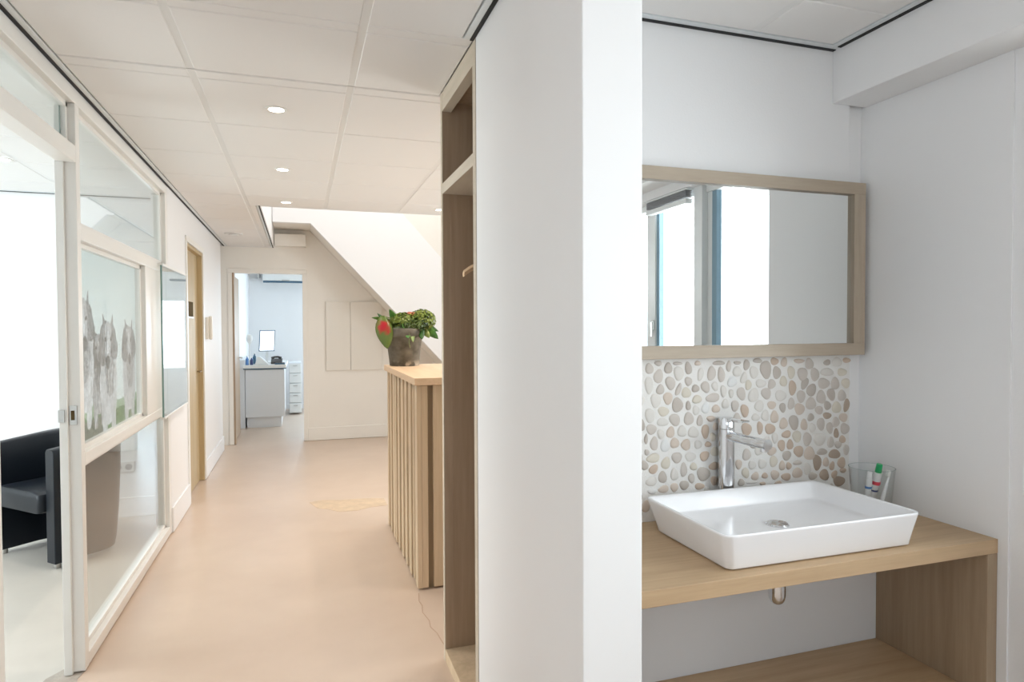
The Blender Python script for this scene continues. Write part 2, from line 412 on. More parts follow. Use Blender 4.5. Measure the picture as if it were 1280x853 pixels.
grid([-1.57-0.6*i for i in range(4)], [0.40+0.6*i for i in range(9)], [(-3.4, XL-0.10-T, 2.0, 5.60-T)])
# perimeter: pale edge angle plus black shadow gap
def edge(name_no, x0, x1, y0, y1, side):
    """side = which side the wall is on"""
    g = 0.014; a = {'-x': (x0, x0+g, y0, y1), '+x': (x1-g, x1, y0, y1), '-y': (x0, x1, y0, y0+g), '+y': (x0, x1, y1-g, y1)}[side]
    b_ = {'-x': (x0+g, x1, y0, y1), '+x': (x0, x1-g, y0, y1), '-y': (x0, x1, y0+g, y1), '+y': (x0, x1, y0, y1-g)}[side]
    struct(box('trim_%d' % name_no, 'edge_trim', (*b_, H-0.001, H+0.02)))
    struct(box('trim_%d' % (name_no+1), 'black', (*a, H-0.004, H+0.02)))
edge(1, XL, XL+T-0.004, 0.9, 8.56, '-x')
edge(3, XP-T+0.004, XP, 1.29, 2.19, '+x')
edge(5, 0.731, 1.845, YN-T+0.004, YN, '+y')
edge(7, 1.845-T+0.004, 1.845, -0.2, YN-T+0.004, '+x')
edge(9, -3.4, XL-0.10, 5.60-T+0.004, 5.60, '+y')
struct(box('trim_11', 'edge_trim', (-0.325, -0.309, 5.69, 8.56, H-0.001, H+0.02)))
struct(box('trim_12', 'black', (-0.308, -0.2985, 5.69, 8.59, H-0.003, H+0.02)))
struct(box('trim_13', 'bar', (-0.29, 3.4, 5.655, 5.69, H-0.002, H+0.03)))
struct(box('trim_14', 'bar', (XL-0.1, -0.30, 8.56, 8.6, H-0.002, H+0.02)))

# floor repairs --------------------------------------------------------------
def flat(name, mat, pts, z=0.0015):
    m_ = MB(); m_.prism(pts, 'z', 0.0, z); return m_.build(name, mat, floor)
flat('floor_patch', 'floor_patch', [(0.06,5.56),(0.17,5.60),(0.32,5.55),(0.50,5.54),(0.66,5.49),(0.66,5.27),(0.52,5.25),(0.42,5.19),(0.28,5.20),(0.20,5.30),(0.12,5.36)])
flat('broken_screed', 'rough_floor', [(-1.01,3.10),(-0.985,3.135),(-0.965,3.165),(-0.90,3.155),(-0.872,3.135),(-0.885,3.06),(-0.87,2.98),(-0.94,2.95),(-1.02,2.99)])
pts = [(0.598,3.46),(0.582,3.36),(0.588,3.30),(0.575,3.22),(0.590,3.12),(0.583,3.05),(0.600,2.98),(0.606,2.88),(0.62,2.80)]
flat('floor_crack', 'crack', [(x-0.002, y) for x, y in pts] + [(x+0.003, y) for x, y in reversed(pts)], 0.001)

# ------------------------------------------------------------ window_1 : glazed partition
win = sroot('window_1', (XL, 3.11, 0))
D0, D1 = XL-0.072, XL       # depth of the frame
def wp(name, mat, b_, bv=0.003): return box(name, mat, b_, win, bv)
wp('post', 'lacquer', (D0, D1, 3.112, 3.162, 0.006, 2.3745))
wp('post', 'lacquer', (D0, D1, 4.985, 5.05, 0.006, 2.3745))
wp('header', 'lacquer', (D0, D1, 2.31, 5.05, 2.375, 2.436))
wp('door_head', 'lacquer', (D0, D1, 2.31, 3.112, 2.13, 2.20))
wp('transom', 'lacquer', (D0, D1, 3.162, 4.985, 1.818, 1.882))
wp('transom', 'lacquer', (D0, D1, 3.162, 4.985, 0.866, 0.918))
wp('sill_rail', 'lacquer', (D0, D1, 3.162, 4.985, 0.008, 0.062))
# rebates that hold the panes
def rebate(y0, y1, z0, z1):
    m_ = MB(); t_ = 0.022
    xa, xb = D0+0.002, D0+0.045
    m_.box(xa, xb, y0, y0+t_, z0, z1); m_.box(xa, xb, y1-t_, y1, z0, z1)
    m_.box(xa, xb, y0, y1, z1-t_, z1); m_.box(xa, xb, y0, y1, z0, z0+t_)
    m_.build('glazing_bead', 'lacquer', win, 0.002)
for a in ((3.162, 4.985, 1.882, 2.375), (3.162, 4.985, 0.062, 0.866), (2.33, 3.112, 2.20, 2.375), (3.162, 4.36, 0.918, 1.818)): rebate(*a)
def pane(y0, y1, z0, z1, x=-0.910):
    box('pane', 'glass', (x-0.003, x+0.003, y0, y1, z0, z1), win)
pane(3.165, 4.98, 1.885, 2.372); pane(3.165, 4.98, 0.065, 0.864); pane(2.335, 3.11, 2.203, 2.372); pane(3.165, 4.36, 0.92, 1.816)
wp('jamb_panel', 'lacquer', (D0, D1-0.002, 4.36, 4.985, 0.918, 1.818))
wp('side_strip', 'glass_edge', (D0+0.022, D0+0.026, 3.086, 3.09, 2.22, 2.36), 0)
# sliding hatch pane hung on the hall side
box('sliding_pane', 'glass', (XL+0.022, XL+0.028, 4.68, 5.62, 0.865, 1.852), win)
box('pane_edge', 'glass_edge', (XL+0.020, XL+0.030, 4.674, 4.682, 0.865, 1.852), win)
wp('slide_rail', 'lacquer', (XL, XL+0.032, 4.70, 5.60, 1.852, 1.868), 0.002)
wp('slide_rail', 'lacquer', (XL, XL+0.032, 4.70, 5.60, 0.850, 0.865), 0.002)

# door opening to the waiting room
d1 = sroot('door_1', (XL, 2.33, 0))
box('jamb', 'lacquer', (D0, D1, 2.312, 2.352, 0.004, 2.13), d1, 0.003)
box('door_stop', 'lacquer', (D0, D0+0.030, 3.094, 3.112, 0.004, 2.13), d1, 0.002)
sp = box('strike_plate', 'steel', (XL-0.041, XL-0.012, 3.108, 3.1125, 1.045, 1.125), d1, 0.001)
box('latch_hole', 'dark_sign', (XL-0.034, XL-0.021, 3.106, 3.1085, 1.065, 1.105), sp)
box('strike_lip', 'steel', (XL-0.074, XL-0.052, 3.088, 3.094, 1.060, 1.110), sp)

# oak door in the left wall
d2 = sroot('door_2', (XL, 6.3, 0))
box('door_leaf', 'door_oak', (XL-0.08, XL-0.04, 5.85, 6.69, 0.008, 2.12), d2, 0.002)
for a in ((XL-0.10, XL, 5.822, 5.85), (XL-0.10, XL, 6.69, 6.718)):
    box('oak_jamb', 'door_oak', (*a, 0.004, 2.1195), d2, 0.002)
box('oak_head', 'door_oak', (XL-0.10, XL, 5.822, 6.718, 2.12, 2.148), d2, 0.002)
box('architrave', 'lacquer', (XL, XL+0.012, 5.78, 5.822, 0.004, 2.1495), d2, 0.002)
box('architrave', 'lacquer', (XL, XL+0.012, 6.718, 6.765, 0.004, 2.1495), d2, 0.002)
box('architrave', 'lacquer', (XL, XL+0.012, 5.78, 6.765, 2.15, 2.195), d2, 0.002)
box('nameplate', 'dark_sign', (XL-0.04, XL-0.034, 6.08, 6.40, 1.545, 1.675), d2, 0.001)
box('nameplate_edge', 'steel', (XL-0.04, XL-0.030, 6.08, 6.40, 1.53, 1.543), d2, 0.001)
h = MB(); h.tube([(XL-0.04, 6.62, 1.04), (XL-0.004, 6.62, 1.04)], 0.008); h.tube([(XL-0.004, 6.63, 1.04), (XL-0.004, 6.50, 1.04)], 0.007)
h.build('handle', 'dull_brass', d2)

# doorway to the back room with open oak leaf
d3 = sroot('door_3', (-0.37, 8.6, 0))
for a in ((-0.83, -0.78), (0.04, 0.095)):
    box('architrave', 'wall_warm', (*a, 8.588, 8.5995, 0.003, 2.119), d3, 0.002)
box('architrave', 'wall_warm', (-0.83, 0.095, 8.588, 8.5995, 2.1195, 2.17), d3, 0.002)
lf = box('door_leaf', 'oak_dark_z', (-0.822, -0.782, 8.725, 9.54, 0.008, 2.10), d3, 0.002)
h = MB(); h.tube([(-0.785, 9.45, 1.04), (-0.74, 9.45, 1.04)], 0.009); h.tube([(-0.74, 9.46, 1.04), (-0.74, 9.33, 1.04)], 0.008)
h.build('handle', 'steel', lf)
box('oak_lining', 'oak_dark_z', (-0.782, -0.757, 8.60, 8.72, 0.004, 2.12), d3, 0.001)

# right-hand window (seen in the mirror)
w2 = sroot('window_2', (XR+0.1, 0.25, 0.95))
def w2b(name, mat, y0, y1, z0, z1, x0=XR+0.075, x1=XR+0.13): return box(name, mat, (x0, x1, y0, y1, z0, z1), w2, 0.002)
w2b('frame_post', 'window_frame', -0.75, -0.68, 0.95, 2.2); w2b('frame_post', 'window_frame', 0.12, 0.215, 0.95, 2.2)
w2b('mullion', 'window_frame', 0.66, 0.735, 0.95, 2.2, XR+0.05); w2b('frame_post', 'window_frame', 1.275, 1.314, 0.95, 2.2, XR+0.06)
w2b('frame_rail', 'window_frame', -0.75, 1.314, 0.951, 1.02); w2b('frame_rail', 'window_frame', -0.75, 1.314, 2.16, 2.199)
w2b('seal', 'gasket', 0.215, 0.245, 1.02, 2.16, XR+0.085, XR+0.12); w2b('sash_stile', 'window_frame', 0.735, 0.775, 1.02, 2.16, XR+0.085, XR+0.12)
w2b('seal', 'gasket', 0.775, 0.812, 1.02, 2.16, XR+0.085, XR+0.12)
for a in ((-0.68, 0.12), (0.245, 0.66), (0.812, 1.275)): box('pane', 'glass', (XR+0.10, XR+0.106, a[0], a[1], 1.02, 2.16), w2)
w2b('inner_sill', 'window_frame', -0.75, 1.20, 0.93, 0.951, XR-0.03, XR+0.075)
h = MB(); h.box(XR+0.06, XR+0.075, 0.185, 0.21, 1.42, 1.48); h.box(XR+0.045, XR+0.06, 0.19, 0.205, 1.38, 1.47)
h.build('window_handle', 'steel', w2, 0.002)
bl = thing('venetian_blind', (XR+0.05, 0.41, 2.2), 'dark grey rolled-up blind at the window top, seen in the mirror', 'blind')
box('head_box', 'window_frame', (XR+0.005, XR+0.048, 0.215, 0.655, 2.190, 2.199), bl, 0.002)
for i in range(5): box('slat', 'blind', (XR+0.008, XR+0.046, 0.225, 0.645, 2.182-0.0082*i, 2.188-0.0082*i), bl)
box('bottom_rail', 'window_frame', (XR+0.006, XR+0.047, 0.22, 0.65, 2.115, 2.142), bl, 0.002)

def simple_window(name, axis, pos, a0, a1, z0, z1, sashes=2):
    wn = sroot(name, (0, 0, 0)); t_ = 0.05
    def b_(p0, p1, q0, q1, nm='frame_rail', m_='window_frame', d=0.03):
        return box(nm, m_, (p0, p1, pos-d, pos+d, q0, q1) if axis == 'y' else (pos-d, pos+d, p0, p1, q0, q1), wn)
    b_(a0, a1, z0, z0+t_); b_(a0, a1, z1-t_, z1)
    for i in range(sashes+1):
        c = a0+(a1-a0)*i/sashes; b_(max(a0, c-t_/2), min(a1, c+t_/2), z0+t_, z1-t_, 'frame_post')
    b_(a0+0.02, a1-0.02, z0+0.02, z1-0.02, 'pane', 'glass', 0.003)
simple_window('window_3_added', 'y', -2.65, -0.5, 1.7, 1.55, 2.3)  # added rear window, out of view, opened for soft fill light
simple_window('window_4', 'x', -4.65, 1.1, 5.25, 0.5, 2.42, 3)
simple_window('window_5', 'y', 12.15, 0.14, 1.7, 0.72, 1.95, 1)
simple_window('window_6', 'x', 2.85, 9.5, 11.7, 0.8, 2.3)  # unseen side window framing the added back room lamp
simple_window('window_7', 'x', 3.45, 3.4, 5.9, 0.9, 2.3)  # unseen reception window framing the hall fill lamp

# ------------------------------------------------------------ staircase against the end wall
st = sroot('trim_staircase', (1.2, 8.0, 0))
def zl(x): return 2.665-1.062*(x-0.135)
def zu(x): return 2.86-1.10*(x-1.188)
ps = [(-0.285, 2.665), (0.135, 2.665), (2.60, zl(2.60)), (3.38, -0.0), (3.38, zu(3.38)+0.25), (2.60, zu(2.6)), (0.0, zu(0.0)), (-0.285, zu(0.0))]
ps = [(-0.285, 2.665), (0.135, 2.665), (2.64, 0.004), (3.38, 0.004), (3.38, 0.45), (0.0, zu(0.0)), (-0.285, zu(0.0))]
m_ = MB(); m_.prism(ps, 'y', 7.96, 8.04); m_.build('closed_balustrade', 'wall', st, 0.003)
m_ = MB(); m_.prism([(-0.285, 2.67), (0.135, 2.67), (2.63, 0.01), (2.63, 0.12), (0.20, 2.73), (-0.285, 2.73)], 'y', 8.04, 8.595); m_.build('soffit', 'wall_warm', st)
for i in range(13):
    x = 0.25+0.19*i; z = 2.76-0.2*i
    if z > 0.1: box('step', 'wall_warm', (x, x+0.22, 8.045, 8.59, z-0.16, z+0.02), st)
struct(box('trim_bulkhead', 'wall_warm', (-0.285, 0.085, 8.47, 8.60, 2.452, 2.60), bevel=0.004))

# ================================================================== THINGS
# ---- downlights
def downlight(loc, label, lit=True, power=20, color=(1.0, 0.88, 0.78)):
    t_ = thing('downlight', loc, label, 'lamp', 'recessed ceiling spots')
    MB().lathe([(0.034, -0.0035), (0.044, -0.006), (0.048, -0.004), (0.048, 0.004), (0.034, 0.004), (0.034, -0.0035)], loc, 32, caps=False).build('rim', 'lacquer', t_)
    MB().lathe([(0.0, -0.003), (0.034, -0.003), (0.034, 0.002), (0.0, 0.002)], loc, 24).build('lens', 'lamp', t_)
    d = bpy.data.lights.new('downlight_beam', 'SPOT'); d.energy = power; d.color = color; d.spot_size = R(118); d.spot_blend = 0.9; d.shadow_soft_size = 0.035
    o = bpy.data.objects.new('downlight_beam', d); col.objects.link(o); o.parent = t_; o.location = (0, 0, -0.05)
    return t_
downlight((-0.09, 3.15, H), 'nearest and largest lit ceiling spot above the hall')
downlight((-0.09, 4.33, H), 'second lit ceiling spot down the hall, between nearest spot and stair opening')
downlight((-0.09, 5.45, H), 'lit ceiling spot right at the edge of the stair opening')
downlight((1.14, 5.42, H), 'lit ceiling spot showing just left of the tall oak wardrobe')
downlight((1.14, 4.2, H), 'lit ceiling spot over the reception counter, hidden behind the wardrobe')
downlight((0.9, 3.3, H), 'lit ceiling spot over the near end of the counter, hidden behind the wardrobe', power=14)
downlight((-1.64, 4.55, H), 'lit ceiling spot of the waiting room behind the glass, at the left edge', color=(1, 0.95, 0.9))
vt = thing('ceiling_vent', (-0.65, 7.42, H), 'round white ceiling vent near the far end of the hall ceiling', 'vent')
MB().lathe([(0.0, -0.018), (0.05, -0.018), (0.052, -0.012), (0.0, -0.010)], (-0.65, 7.42, H), 28).build('disc', 'plastic', vt)
MB().lathe([(0.06, -0.002), (0.085, -0.010), (0.092, -0.004), (0.092, 0.003), (0.06, 0.003), (0.06, -0.002)], (-0.65, 7.42, H), 32, caps=False).build('rim', 'bar', vt)

# ---- window film with horses (flat print mounted on the middle pane)
def seg_d(p, a, b_):
    ax, ay = a; bx, by = b_; px_, py_ = p
    dx, dy = bx-ax, by-ay; t_ = max(0, min(1, ((px_-ax)*dx+(py_-ay)*dy)/(dx*dx+dy*dy+1e-9)))
    return math.hypot(px_-ax-t_*dx, py_-ay-t_*dy), t_
def capsule(p, a, b_, ra, rb):
    d, t_ = seg_d(p, a, b_); return d-(ra+(rb-ra)*t_)
def horse(p, cx, hz, s=1.0, side=0, dark=0.0):
    """front view of a shaggy pony; returns the tone at p or None"""
    x, z = (p[0]-cx)/(s*1.30), (p[1]-hz)/s
    tone = None
    def cap(a, b_, ra, rb): return capsule((x, z), a, b_, ra, rb) < 0
    if cap((0, -0.30), (0, -0.44), 0.150, 0.130): tone = 0.68
    if cap((-0.075, -0.43), (-0.070, -0.64), 0.050, 0.032) or cap((0.075, -0.43), (0.070, -0.64), 0.050, 0.030): tone = 0.62
    if cap((0, -0.12), (0, -0.30), 0.145, 0.130): tone = 0.58
    if cap((0.02, -0.22), (0.02, -0.34), 0.085, 0.06): tone = 0.34
    if cap((-0.04, -0.02), (-0.09, -0.12), 0.10, 0.080) or cap((0.05, -0.02), (0.10, -0.10), 0.085, 0.07): tone = 0.22
    if cap((-0.060, 0.03), (-0.085, 0.115), 0.028, 0.007) or cap((0.060, 0.03), (0.080, 0.115), 0.028, 0.007): tone = 0.24
    if cap((0.0, 0.02), (0.03*side, -0.17), 0.058, 0.038): tone = 0.52
    if cap((0.0, 0.0), (0.02*side, -0.12), 0.018, 0.012): tone = 0.76
    if cap((0.03*side, -0.175), (0.03*side, -0.19), 0.036, 0.032): tone = 0.12
    if math.hypot(x+0.046, z+0.035) < 0.014 or math.hypot(x-0.046, z+0.035) < 0.014: tone = 0.02
    return None if tone is None else tone*(1-dark)
def print_colour(y, z):
    nz = lambda s_, o_=0: noise.noise(Vector((y*s_+o_, z*s_, o_)))
    c = Vector((0.72, 0.80, 0.82)) * (0.97+0.05*nz(2.0))
    g = 1.095+0.035*nz(9, 5)-0.02*(y-3.4)
    if z < g:
        k = 0.5+0.5*nz(24, 3); k2 = nz(60, 9)
        c = Vector((0.01+0.04*k, 0.07+0.15*k, 0.008+0.03*k)) * (1+0.3*k2)
        if z > g-0.05: c = c*0.5+Vector((0.50, 0.65, 0.50))*0.5
        if y < 3.62 and z < 1.02: c = Vector((0.07, 0.10, 0.07))*(1+0.5*k2)
    for (cx, hz, s_, sd, dk) in ((3.56, 1.375, 0.60, 0.8, 0.40), (3.33, 1.52, 0.80, 1, 0.05), (4.14, 1.405, 0.74, 0.4, 0.15), (3.73, 1.42, 0.80, -0.5, 0.08)):
        yy = y + 0.008*nz(22, 2); zz = z+0.008*nz(20, 7)
        tone = horse((yy, zz), cx, hz, s_, sd, dk)
        if tone is not None:
            hair = noise.noise(Vector((y*95, z*26, cx)))*0.30 + noise.noise(Vector((y*40, z*75, cx+2)))*0.22
            v = max(0.01, min(0.76, tone*(1+(2.6 if tone < 0.45 else 1.0)*hair)))
            c = Vector((v*0.96, v*0.97, v*1.03))
    return c
fy0, fy1, fz0, fz1 = 3.187, 4.30, 0.942, 1.794
NX, NZ = 300, 200
vv = []; ff = []; cc = []
for j in range(NZ+1):
    for i in range(NX+1):
        y, z = fy0+(fy1-fy0)*i/NX, fz0+(fz1-fz0)*j/NZ
        vv.append((-0.917, y, z)); cc.append(print_colour(y, z))
for j in range(NZ):
    for i in range(NX):
        a = j*(NX+1)+i; ff.append((a, a+1, a+NX+2, a+NX+1))
pm = MB(); pm.add(vv, ff)
mt, n, l, b = new_mat('printed_window_film')
a = n.new('ShaderNodeVertexColor'); a.layer_name = 'Col'
l.new(a.outputs[0], b.inputs['Base Color']); b.inputs['Roughness'].default_value = 0.4
ts = n.new('ShaderNodeBsdfTranslucent'); l.new(a.outputs[0], ts.inputs[0]); ms = n.new('ShaderNodeMixShader'); ms.inputs[0].default_value = 0.45
l.new(b.outputs[0], ms.inputs[1]); l.new(ts.outputs[0], ms.inputs[2]); l.new(ms.outputs[0], n['Material Output'].inputs[0])
M['print'] = mt
film = pm.build('window_film', 'print', None, origin=(-0.917, 3.7, 0.94))
ca = film.data.color_attributes.new('Col', 'FLOAT_COLOR', 'POINT')
for i, c in enumerate(cc): ca.data[i].color = (max(0, c[0]), max(0, c[1]), max(0, c[2]), 1)
tag(film, 'printed photograph of grey horses standing in grass, behind the middle partition glass', 'picture')

# ---- intercom phone on left wall
ph = thing('intercom_phone', (XL, 6.98, 1.33), 'cream intercom handset on the left wall past the oak door', 'intercom')
box('base', 'beige_plastic', (XL, XL+0.028, 6.90, 7.02, 1.335, 1.55), ph, 0.006)
m_ = MB(); m_.box(XL+0.026, XL+0.060, 6.915, 6.965, 1.33, 1.56); m_.build('handset', 'beige_plastic', ph, 0.010)
box('call_button', 'brownish', (XL+0.026, XL+0.032, 6.985, 7.0, 1.37, 1.385), ph)

# ---- meter cupboard doors on end wall
mc = thing('meter_cupboard', (0.67, 8.6, 0.885), 'flush off-white cupboard with two doors low on the end wall under the stairs', 'cupboard')
box('frame', 'wall_warm', (0.315, 1.035, 8.590, 8.5995, 0.885, 1.78), mc)
box('door', 'meter', (0.322, 0.622, 8.572, 8.590, 0.892, 1.773), mc, 0.002)
box('door', 'meter', (0.626, 1.028, 8.572, 8.590, 0.892, 1.773), mc, 0.002)

# ---- wardrobe
wd = thing('coat_wardrobe', (0.86, 2.47, 0), 'tall narrow open oak wardrobe with a top shelf at the end of the white wall', 'wardrobe')
X0, X1, Y0, Y1 = XP, 1.20, 2.168, 2.745
box('side_panel', 'oak_dark_z', (X0, X1, Y0, Y0+0.037, 0, 2.438), wd, 0.001)
box('side_panel', 'oak_dark_z', (X0+0.002, X1, Y1-0.028, Y1, 0, 2.438), wd, 0.001)
box('edge_strip', 'oak_edge', (X0-0.001, X0+0.002, Y1-0.028, Y1, 0, 2.437), wd)
box('edge_strip', 'oak_edge', (X0-0.001, X0+0.0005, Y0, Y0+0.037, 0, 2.437), wd)
box('top_fascia', 'oak_edge', (X0, X0+0.04, Y0+0.037, Y1-0.028, 2.36, 2.438), wd, 0.001)
box('top_board', 'oak_dark_z', (X0+0.04, X1, Y0+0.037, Y1-0.028, 2.40, 2.438), wd)
box('shelf', 'oak_edge', (X0, X1-0.02, Y0+0.037, Y1-0.028, 2.012, 2.056), wd, 0.001)
box('bottom_board', 'slat', (X0, X1-0.02, Y0+0.037, Y1-0.028, 0, 0.052), wd, 0.001)
box('back_panel', 'oak_dark_z', (X1-0.02, X1, Y0+0.037, Y1-0.028, 0, 2.40), wd)
box('inner_strip', 'oak_dark_z', (X0+0.035, X0+0.045, Y1-0.0295, Y1-0.028, 0.052, 2.012), wd)
MB().tube([(0.88, Y0+0.037, 1.83), (0.88, Y1-0.028, 1.83)], 0.0125).build('hanging_rail', 'steel', wd)
# ---- coat hanger
hg = thing('coat_hanger', (0.88, 2.60, 1.72), 'pale beech coat hanger peeking from inside the oak wardrobe', 'hanger')
arc = [(0.88-0.235+0.0235*i, 2.60, 1.665+0.075*math.sin(math.pi*i/20)**0.8) for i in range(21)]
m_ = MB(); m_.loops([[(p[0], p[1]+dy, p[2]+dz) for dy, dz in ((-0.012,-0.012),(0.012,-0.012),(0.014,0.004),(0,0.014),(-0.014,0.004))] for p in arc])
m_.build('shoulder_bar', 'hanger', hg)
hk = [(0.88, 2.60, 1.745), (0.88, 2.60, 1.79)] + [(0.88-0.020*math.sin(a), 2.60, 1.8325-0.020*math.cos(a)) for a in [R(20*k) for k in range(0, 13)]]
hk = [(0.88, 2.60, 1.735), (0.88, 2.60, 1.775)] + [(0.88+0.021*math.sin(a), 2.60, 1.828-0.021*math.cos(a)) for a in [R(-20+20*k) for k in range(1, 13)]]
MB().tube(hk, 0.002, 8).build('hook', 'steel', hg)

# ---- reception counter
ct = thing('reception_counter', (1.0, 4.1, 0), 'oak reception counter clad in upright slats, left of the wardrobe in the hall', 'counter')
box('carcass', 'slat_back', (0.625, 1.55, 3.515, 4.775, 0.02, 1.128), ct)
box('plinth', 'slat_back', (0.635, 1.54, 3.525, 4.765, 0, 0.02), ct)
box('counter_top', 'pine_top', (0.588, 1.58, 3.478, 4.81, 1.128, 1.168), ct, 0.002)
rs = random.Random(3)
y = 3.49; k = 0
sl_w = [0.055, 0.036, 0.036, 0.062, 0.036, 0.055, 0.036, 0.062, 0.036, 0.055, 0.036, 0.055, 0.062, 0.036, 0.055, 0.036]
while y < 4.74:
    w_ = sl_w[k % len(sl_w)]
    dx = 0.0 if w_ > 0.04 else 0.006
    box('slat', 'slat', (0.60+dx, 0.626, y, min(y+w_, 4.775), 0.012, 1.127), ct, 0.0015)
    y += w_ + (0.024 if w_ > 0.04 else 0.030); k += 1
x = 0.6265
for k in range(10):
    w_ = (0.038, 0.052, 0.036, 0.06)[k % 4] if k else 0.034
    if x+w_ > 1.55: break
    box('slat', 'slat', (x, x+w_, 3.492, 3.516, 0.012, 1.127), ct, 0.0015)
    x += w_+0.030

# ---- planter
PX, PY, PZ = 0.715, 4.66, 1.168
pt = thing('flower_pot', (PX, PY, PZ), 'weathered grey-brown terracotta pot with a red and green arrangement on the counter', 'plant')
mt, n, l, b = new_mat('weathered_terracotta')
tc = n.new('ShaderNodeTexCoord'); t = n.new('ShaderNodeTexNoise'); t.inputs['Scale'].default_value = 16; t.inputs['Detail'].default_value = 7
r = n.new('ShaderNodeValToRGB')
r.color_ramp.elements[0].position = 0.3; r.color_ramp.elements[0].color = (0.075, 0.068, 0.050, 1)
r.color_ramp.elements[1].position = 0.72; r.color_ramp.elements[1].color = (0.20, 0.18, 0.145, 1)
sx = n.new('ShaderNodeSeparateXYZ'); mr = n.new('ShaderNodeMapRange'); mr.inputs[1].default_value = 0.012; mr.inputs[2].default_value = 0.045; mr.inputs[3].default_value = 0.9; mr.inputs[4].default_value = 0.0
ad = n.new('ShaderNodeMath'); ad.operation = 'MULTIPLY'
r3 = n.new('ShaderNodeValToRGB'); r3.color_ramp.elements[0].position = 0.47; r3.color_ramp.elements[1].position = 0.58
mixc = n.new('ShaderNodeMix'); mixc.data_type = 'RGBA'; mixc.inputs[7].default_value = (0.50, 0.44, 0.36, 1)
l.new(tc.outputs['Object'], t.inputs['Vector']); l.new(t.outputs['Fac'], r.inputs[0]); l.new(tc.outputs['Object'], sx.inputs[0]); l.new(sx.outputs[2], mr.inputs[0])
l.new(t.outputs['Fac'], r3.inputs[0]); l.new(r3.outputs[0], ad.inputs[0]); l.new(mr.outputs[0], ad.inputs[1]); l.new(ad.outputs[0], mixc.inputs[0]); l.new(r.outputs[0], mixc.inputs[6])
l.new(mixc.outputs[2], b.inputs['Base Color']); b.inputs['Roughness'].default_value = 0.8
bp = n.new('ShaderNodeBump'); bp.inputs['Strength'].default_value = 0.4; bp.inputs['Distance'].default_value = 0.003; l.new(t.outputs['Fac'], bp.inputs['Height']); l.new(bp.outputs[0], b.inputs['Normal'])
M['terracotta'] = mt
MB().lathe([(0, 0), (0.100, 0), (0.104, 0.004), (0.127, 0.205), (0.129, 0.207), (0.140, 0.209), (0.1425, 0.214), (0.146, 0.262), (0.143, 0.268), (0.134, 0.268), (0.130, 0.262), (0.122, 0.235), (0, 0.235)], (PX, PY, PZ), 48).build('pot', 'terracotta', pt)
def leafmat(name, c1, c2, c3=None):
    mt, n, l, b = new_mat(name)
    tc = n.new('ShaderNodeTexCoord'); t = n.new('ShaderNodeTexNoise'); t.inputs['Scale'].default_value = 22; t.inputs['Detail'].default_value = 3
    r = n.new('ShaderNodeValToRGB'); r.color_ramp.elements[0].position = 0.35; r.color_ramp.elements[1].position = 0.65
    r.color_ramp.elements[0].color = (*c1, 1); r.color_ramp.elements[1].color = (*c2, 1)
    l.new(tc.outputs['Object'], t.inputs['Vector']); l.new(t.outputs['Fac'], r.inputs[0]); l.new(r.outputs[0], b.inputs['Base Color']); b.inputs['Roughness'].default_value = 0.42
    return mt
M['leaf'] = leafmat('green_leaf', (0.035, 0.13, 0.02), (0.09, 0.25, 0.035))
M['leaf_dark'] = leafmat('dark_green_leaf', (0.02, 0.07, 0.02), (0.05, 0.14, 0.03))
M['leaf_pale'] = leafmat('pale_green_leaf', (0.16, 0.24, 0.05), (0.30, 0.36, 0.11))
M['hydrangea'] = leafmat('olive_hydrangea_petal', (0.10, 0.16, 0.02), (0.24, 0.30, 0.05))
M['moss'] = leafmat('deep_moss', (0.03, 0.06, 0.012), (0.09, 0.14, 0.025))
M['pinkish'] = leafmat('salmon_petal', (0.55, 0.14, 0.09), (0.66, 0.28, 0.14))
def leaf(name, mat, base, tip, width, bend=0.0, cup=0.15, n_=9, side=None, parent=pt, build=True, mb=None):
    base, tip = Vector(base), Vector(tip); d = tip-base; L = d.length
    up_ = Vector((0,0,1)); s_ = d.cross(up_) if side is None else Vector(side)
    if s_.length < 1e-4: s_ = Vector((1,0,0))
    s_.normalize(); nrm = s_.cross(d).normalized()
    if nrm.z < 0 and side is None: nrm = -nrm
    m_ = mb or MB(); v = []
    for i in range(n_+1):
        t_ = i/n_; wv = width*math.sin(math.pi*min(1, t_*0.93+0.05))**0.8*(1-0.25*t_)
        if i == n_: wv = 0.0005
        c = base+d*t_+nrm*bend*L*math.sin(math.pi*t_)
        for q in (-1, -0.5, 0, 0.5, 1): v.append(c+s_*wv*q+nrm*cup*wv*(q*q))
    fs = [(i*5+k, i*5+k+1, (i+1)*5+k+1, (i+1)*5+k) for i in range(n_) for k in range(4)]
    m_.add(v, fs, True)
    if mb is None:
        ob = m_.build(name, mat, parent, sharp=False)
        so = ob.modifiers.new('thickness', 'SOLIDIFY'); so.thickness = 0.0012
        return ob
def P(dx, dy, dz): return (PX+dx, PY+dy, PZ+dz)
# the view direction is roughly +y, screen right +x
mt, n, l, b = new_mat('red_green_spathe')
tc = n.new('ShaderNodeTexCoord'); sx = n.new('ShaderNodeSeparateXYZ'); l.new(tc.outputs['Object'], sx.inputs[0])
t = n.new('ShaderNodeTexNoise'); t.inputs['Scale'].default_value = 26; l.new(tc.outputs['Object'], t.inputs['Vector'])
vm = n.new('ShaderNodeVectorMath'); vm.operation = 'DISTANCE'; vm.inputs[1].default_value = (-0.150, -0.09, 0.275)
mp = n.new('ShaderNodeMapping'); mp.inputs['Scale'].default_value = (1, 0.3, 1); mp.vector_type = 'POINT'
l.new(tc.outputs['Object'], vm.inputs[0])
ma = n.new('ShaderNodeMath'); ma.operation = 'MULTIPLY_ADD'; ma.inputs[1].default_value = 0.09; l.new(t.outputs['Fac'], ma.inputs[0]); l.new(vm.outputs['Value'], ma.inputs[2])
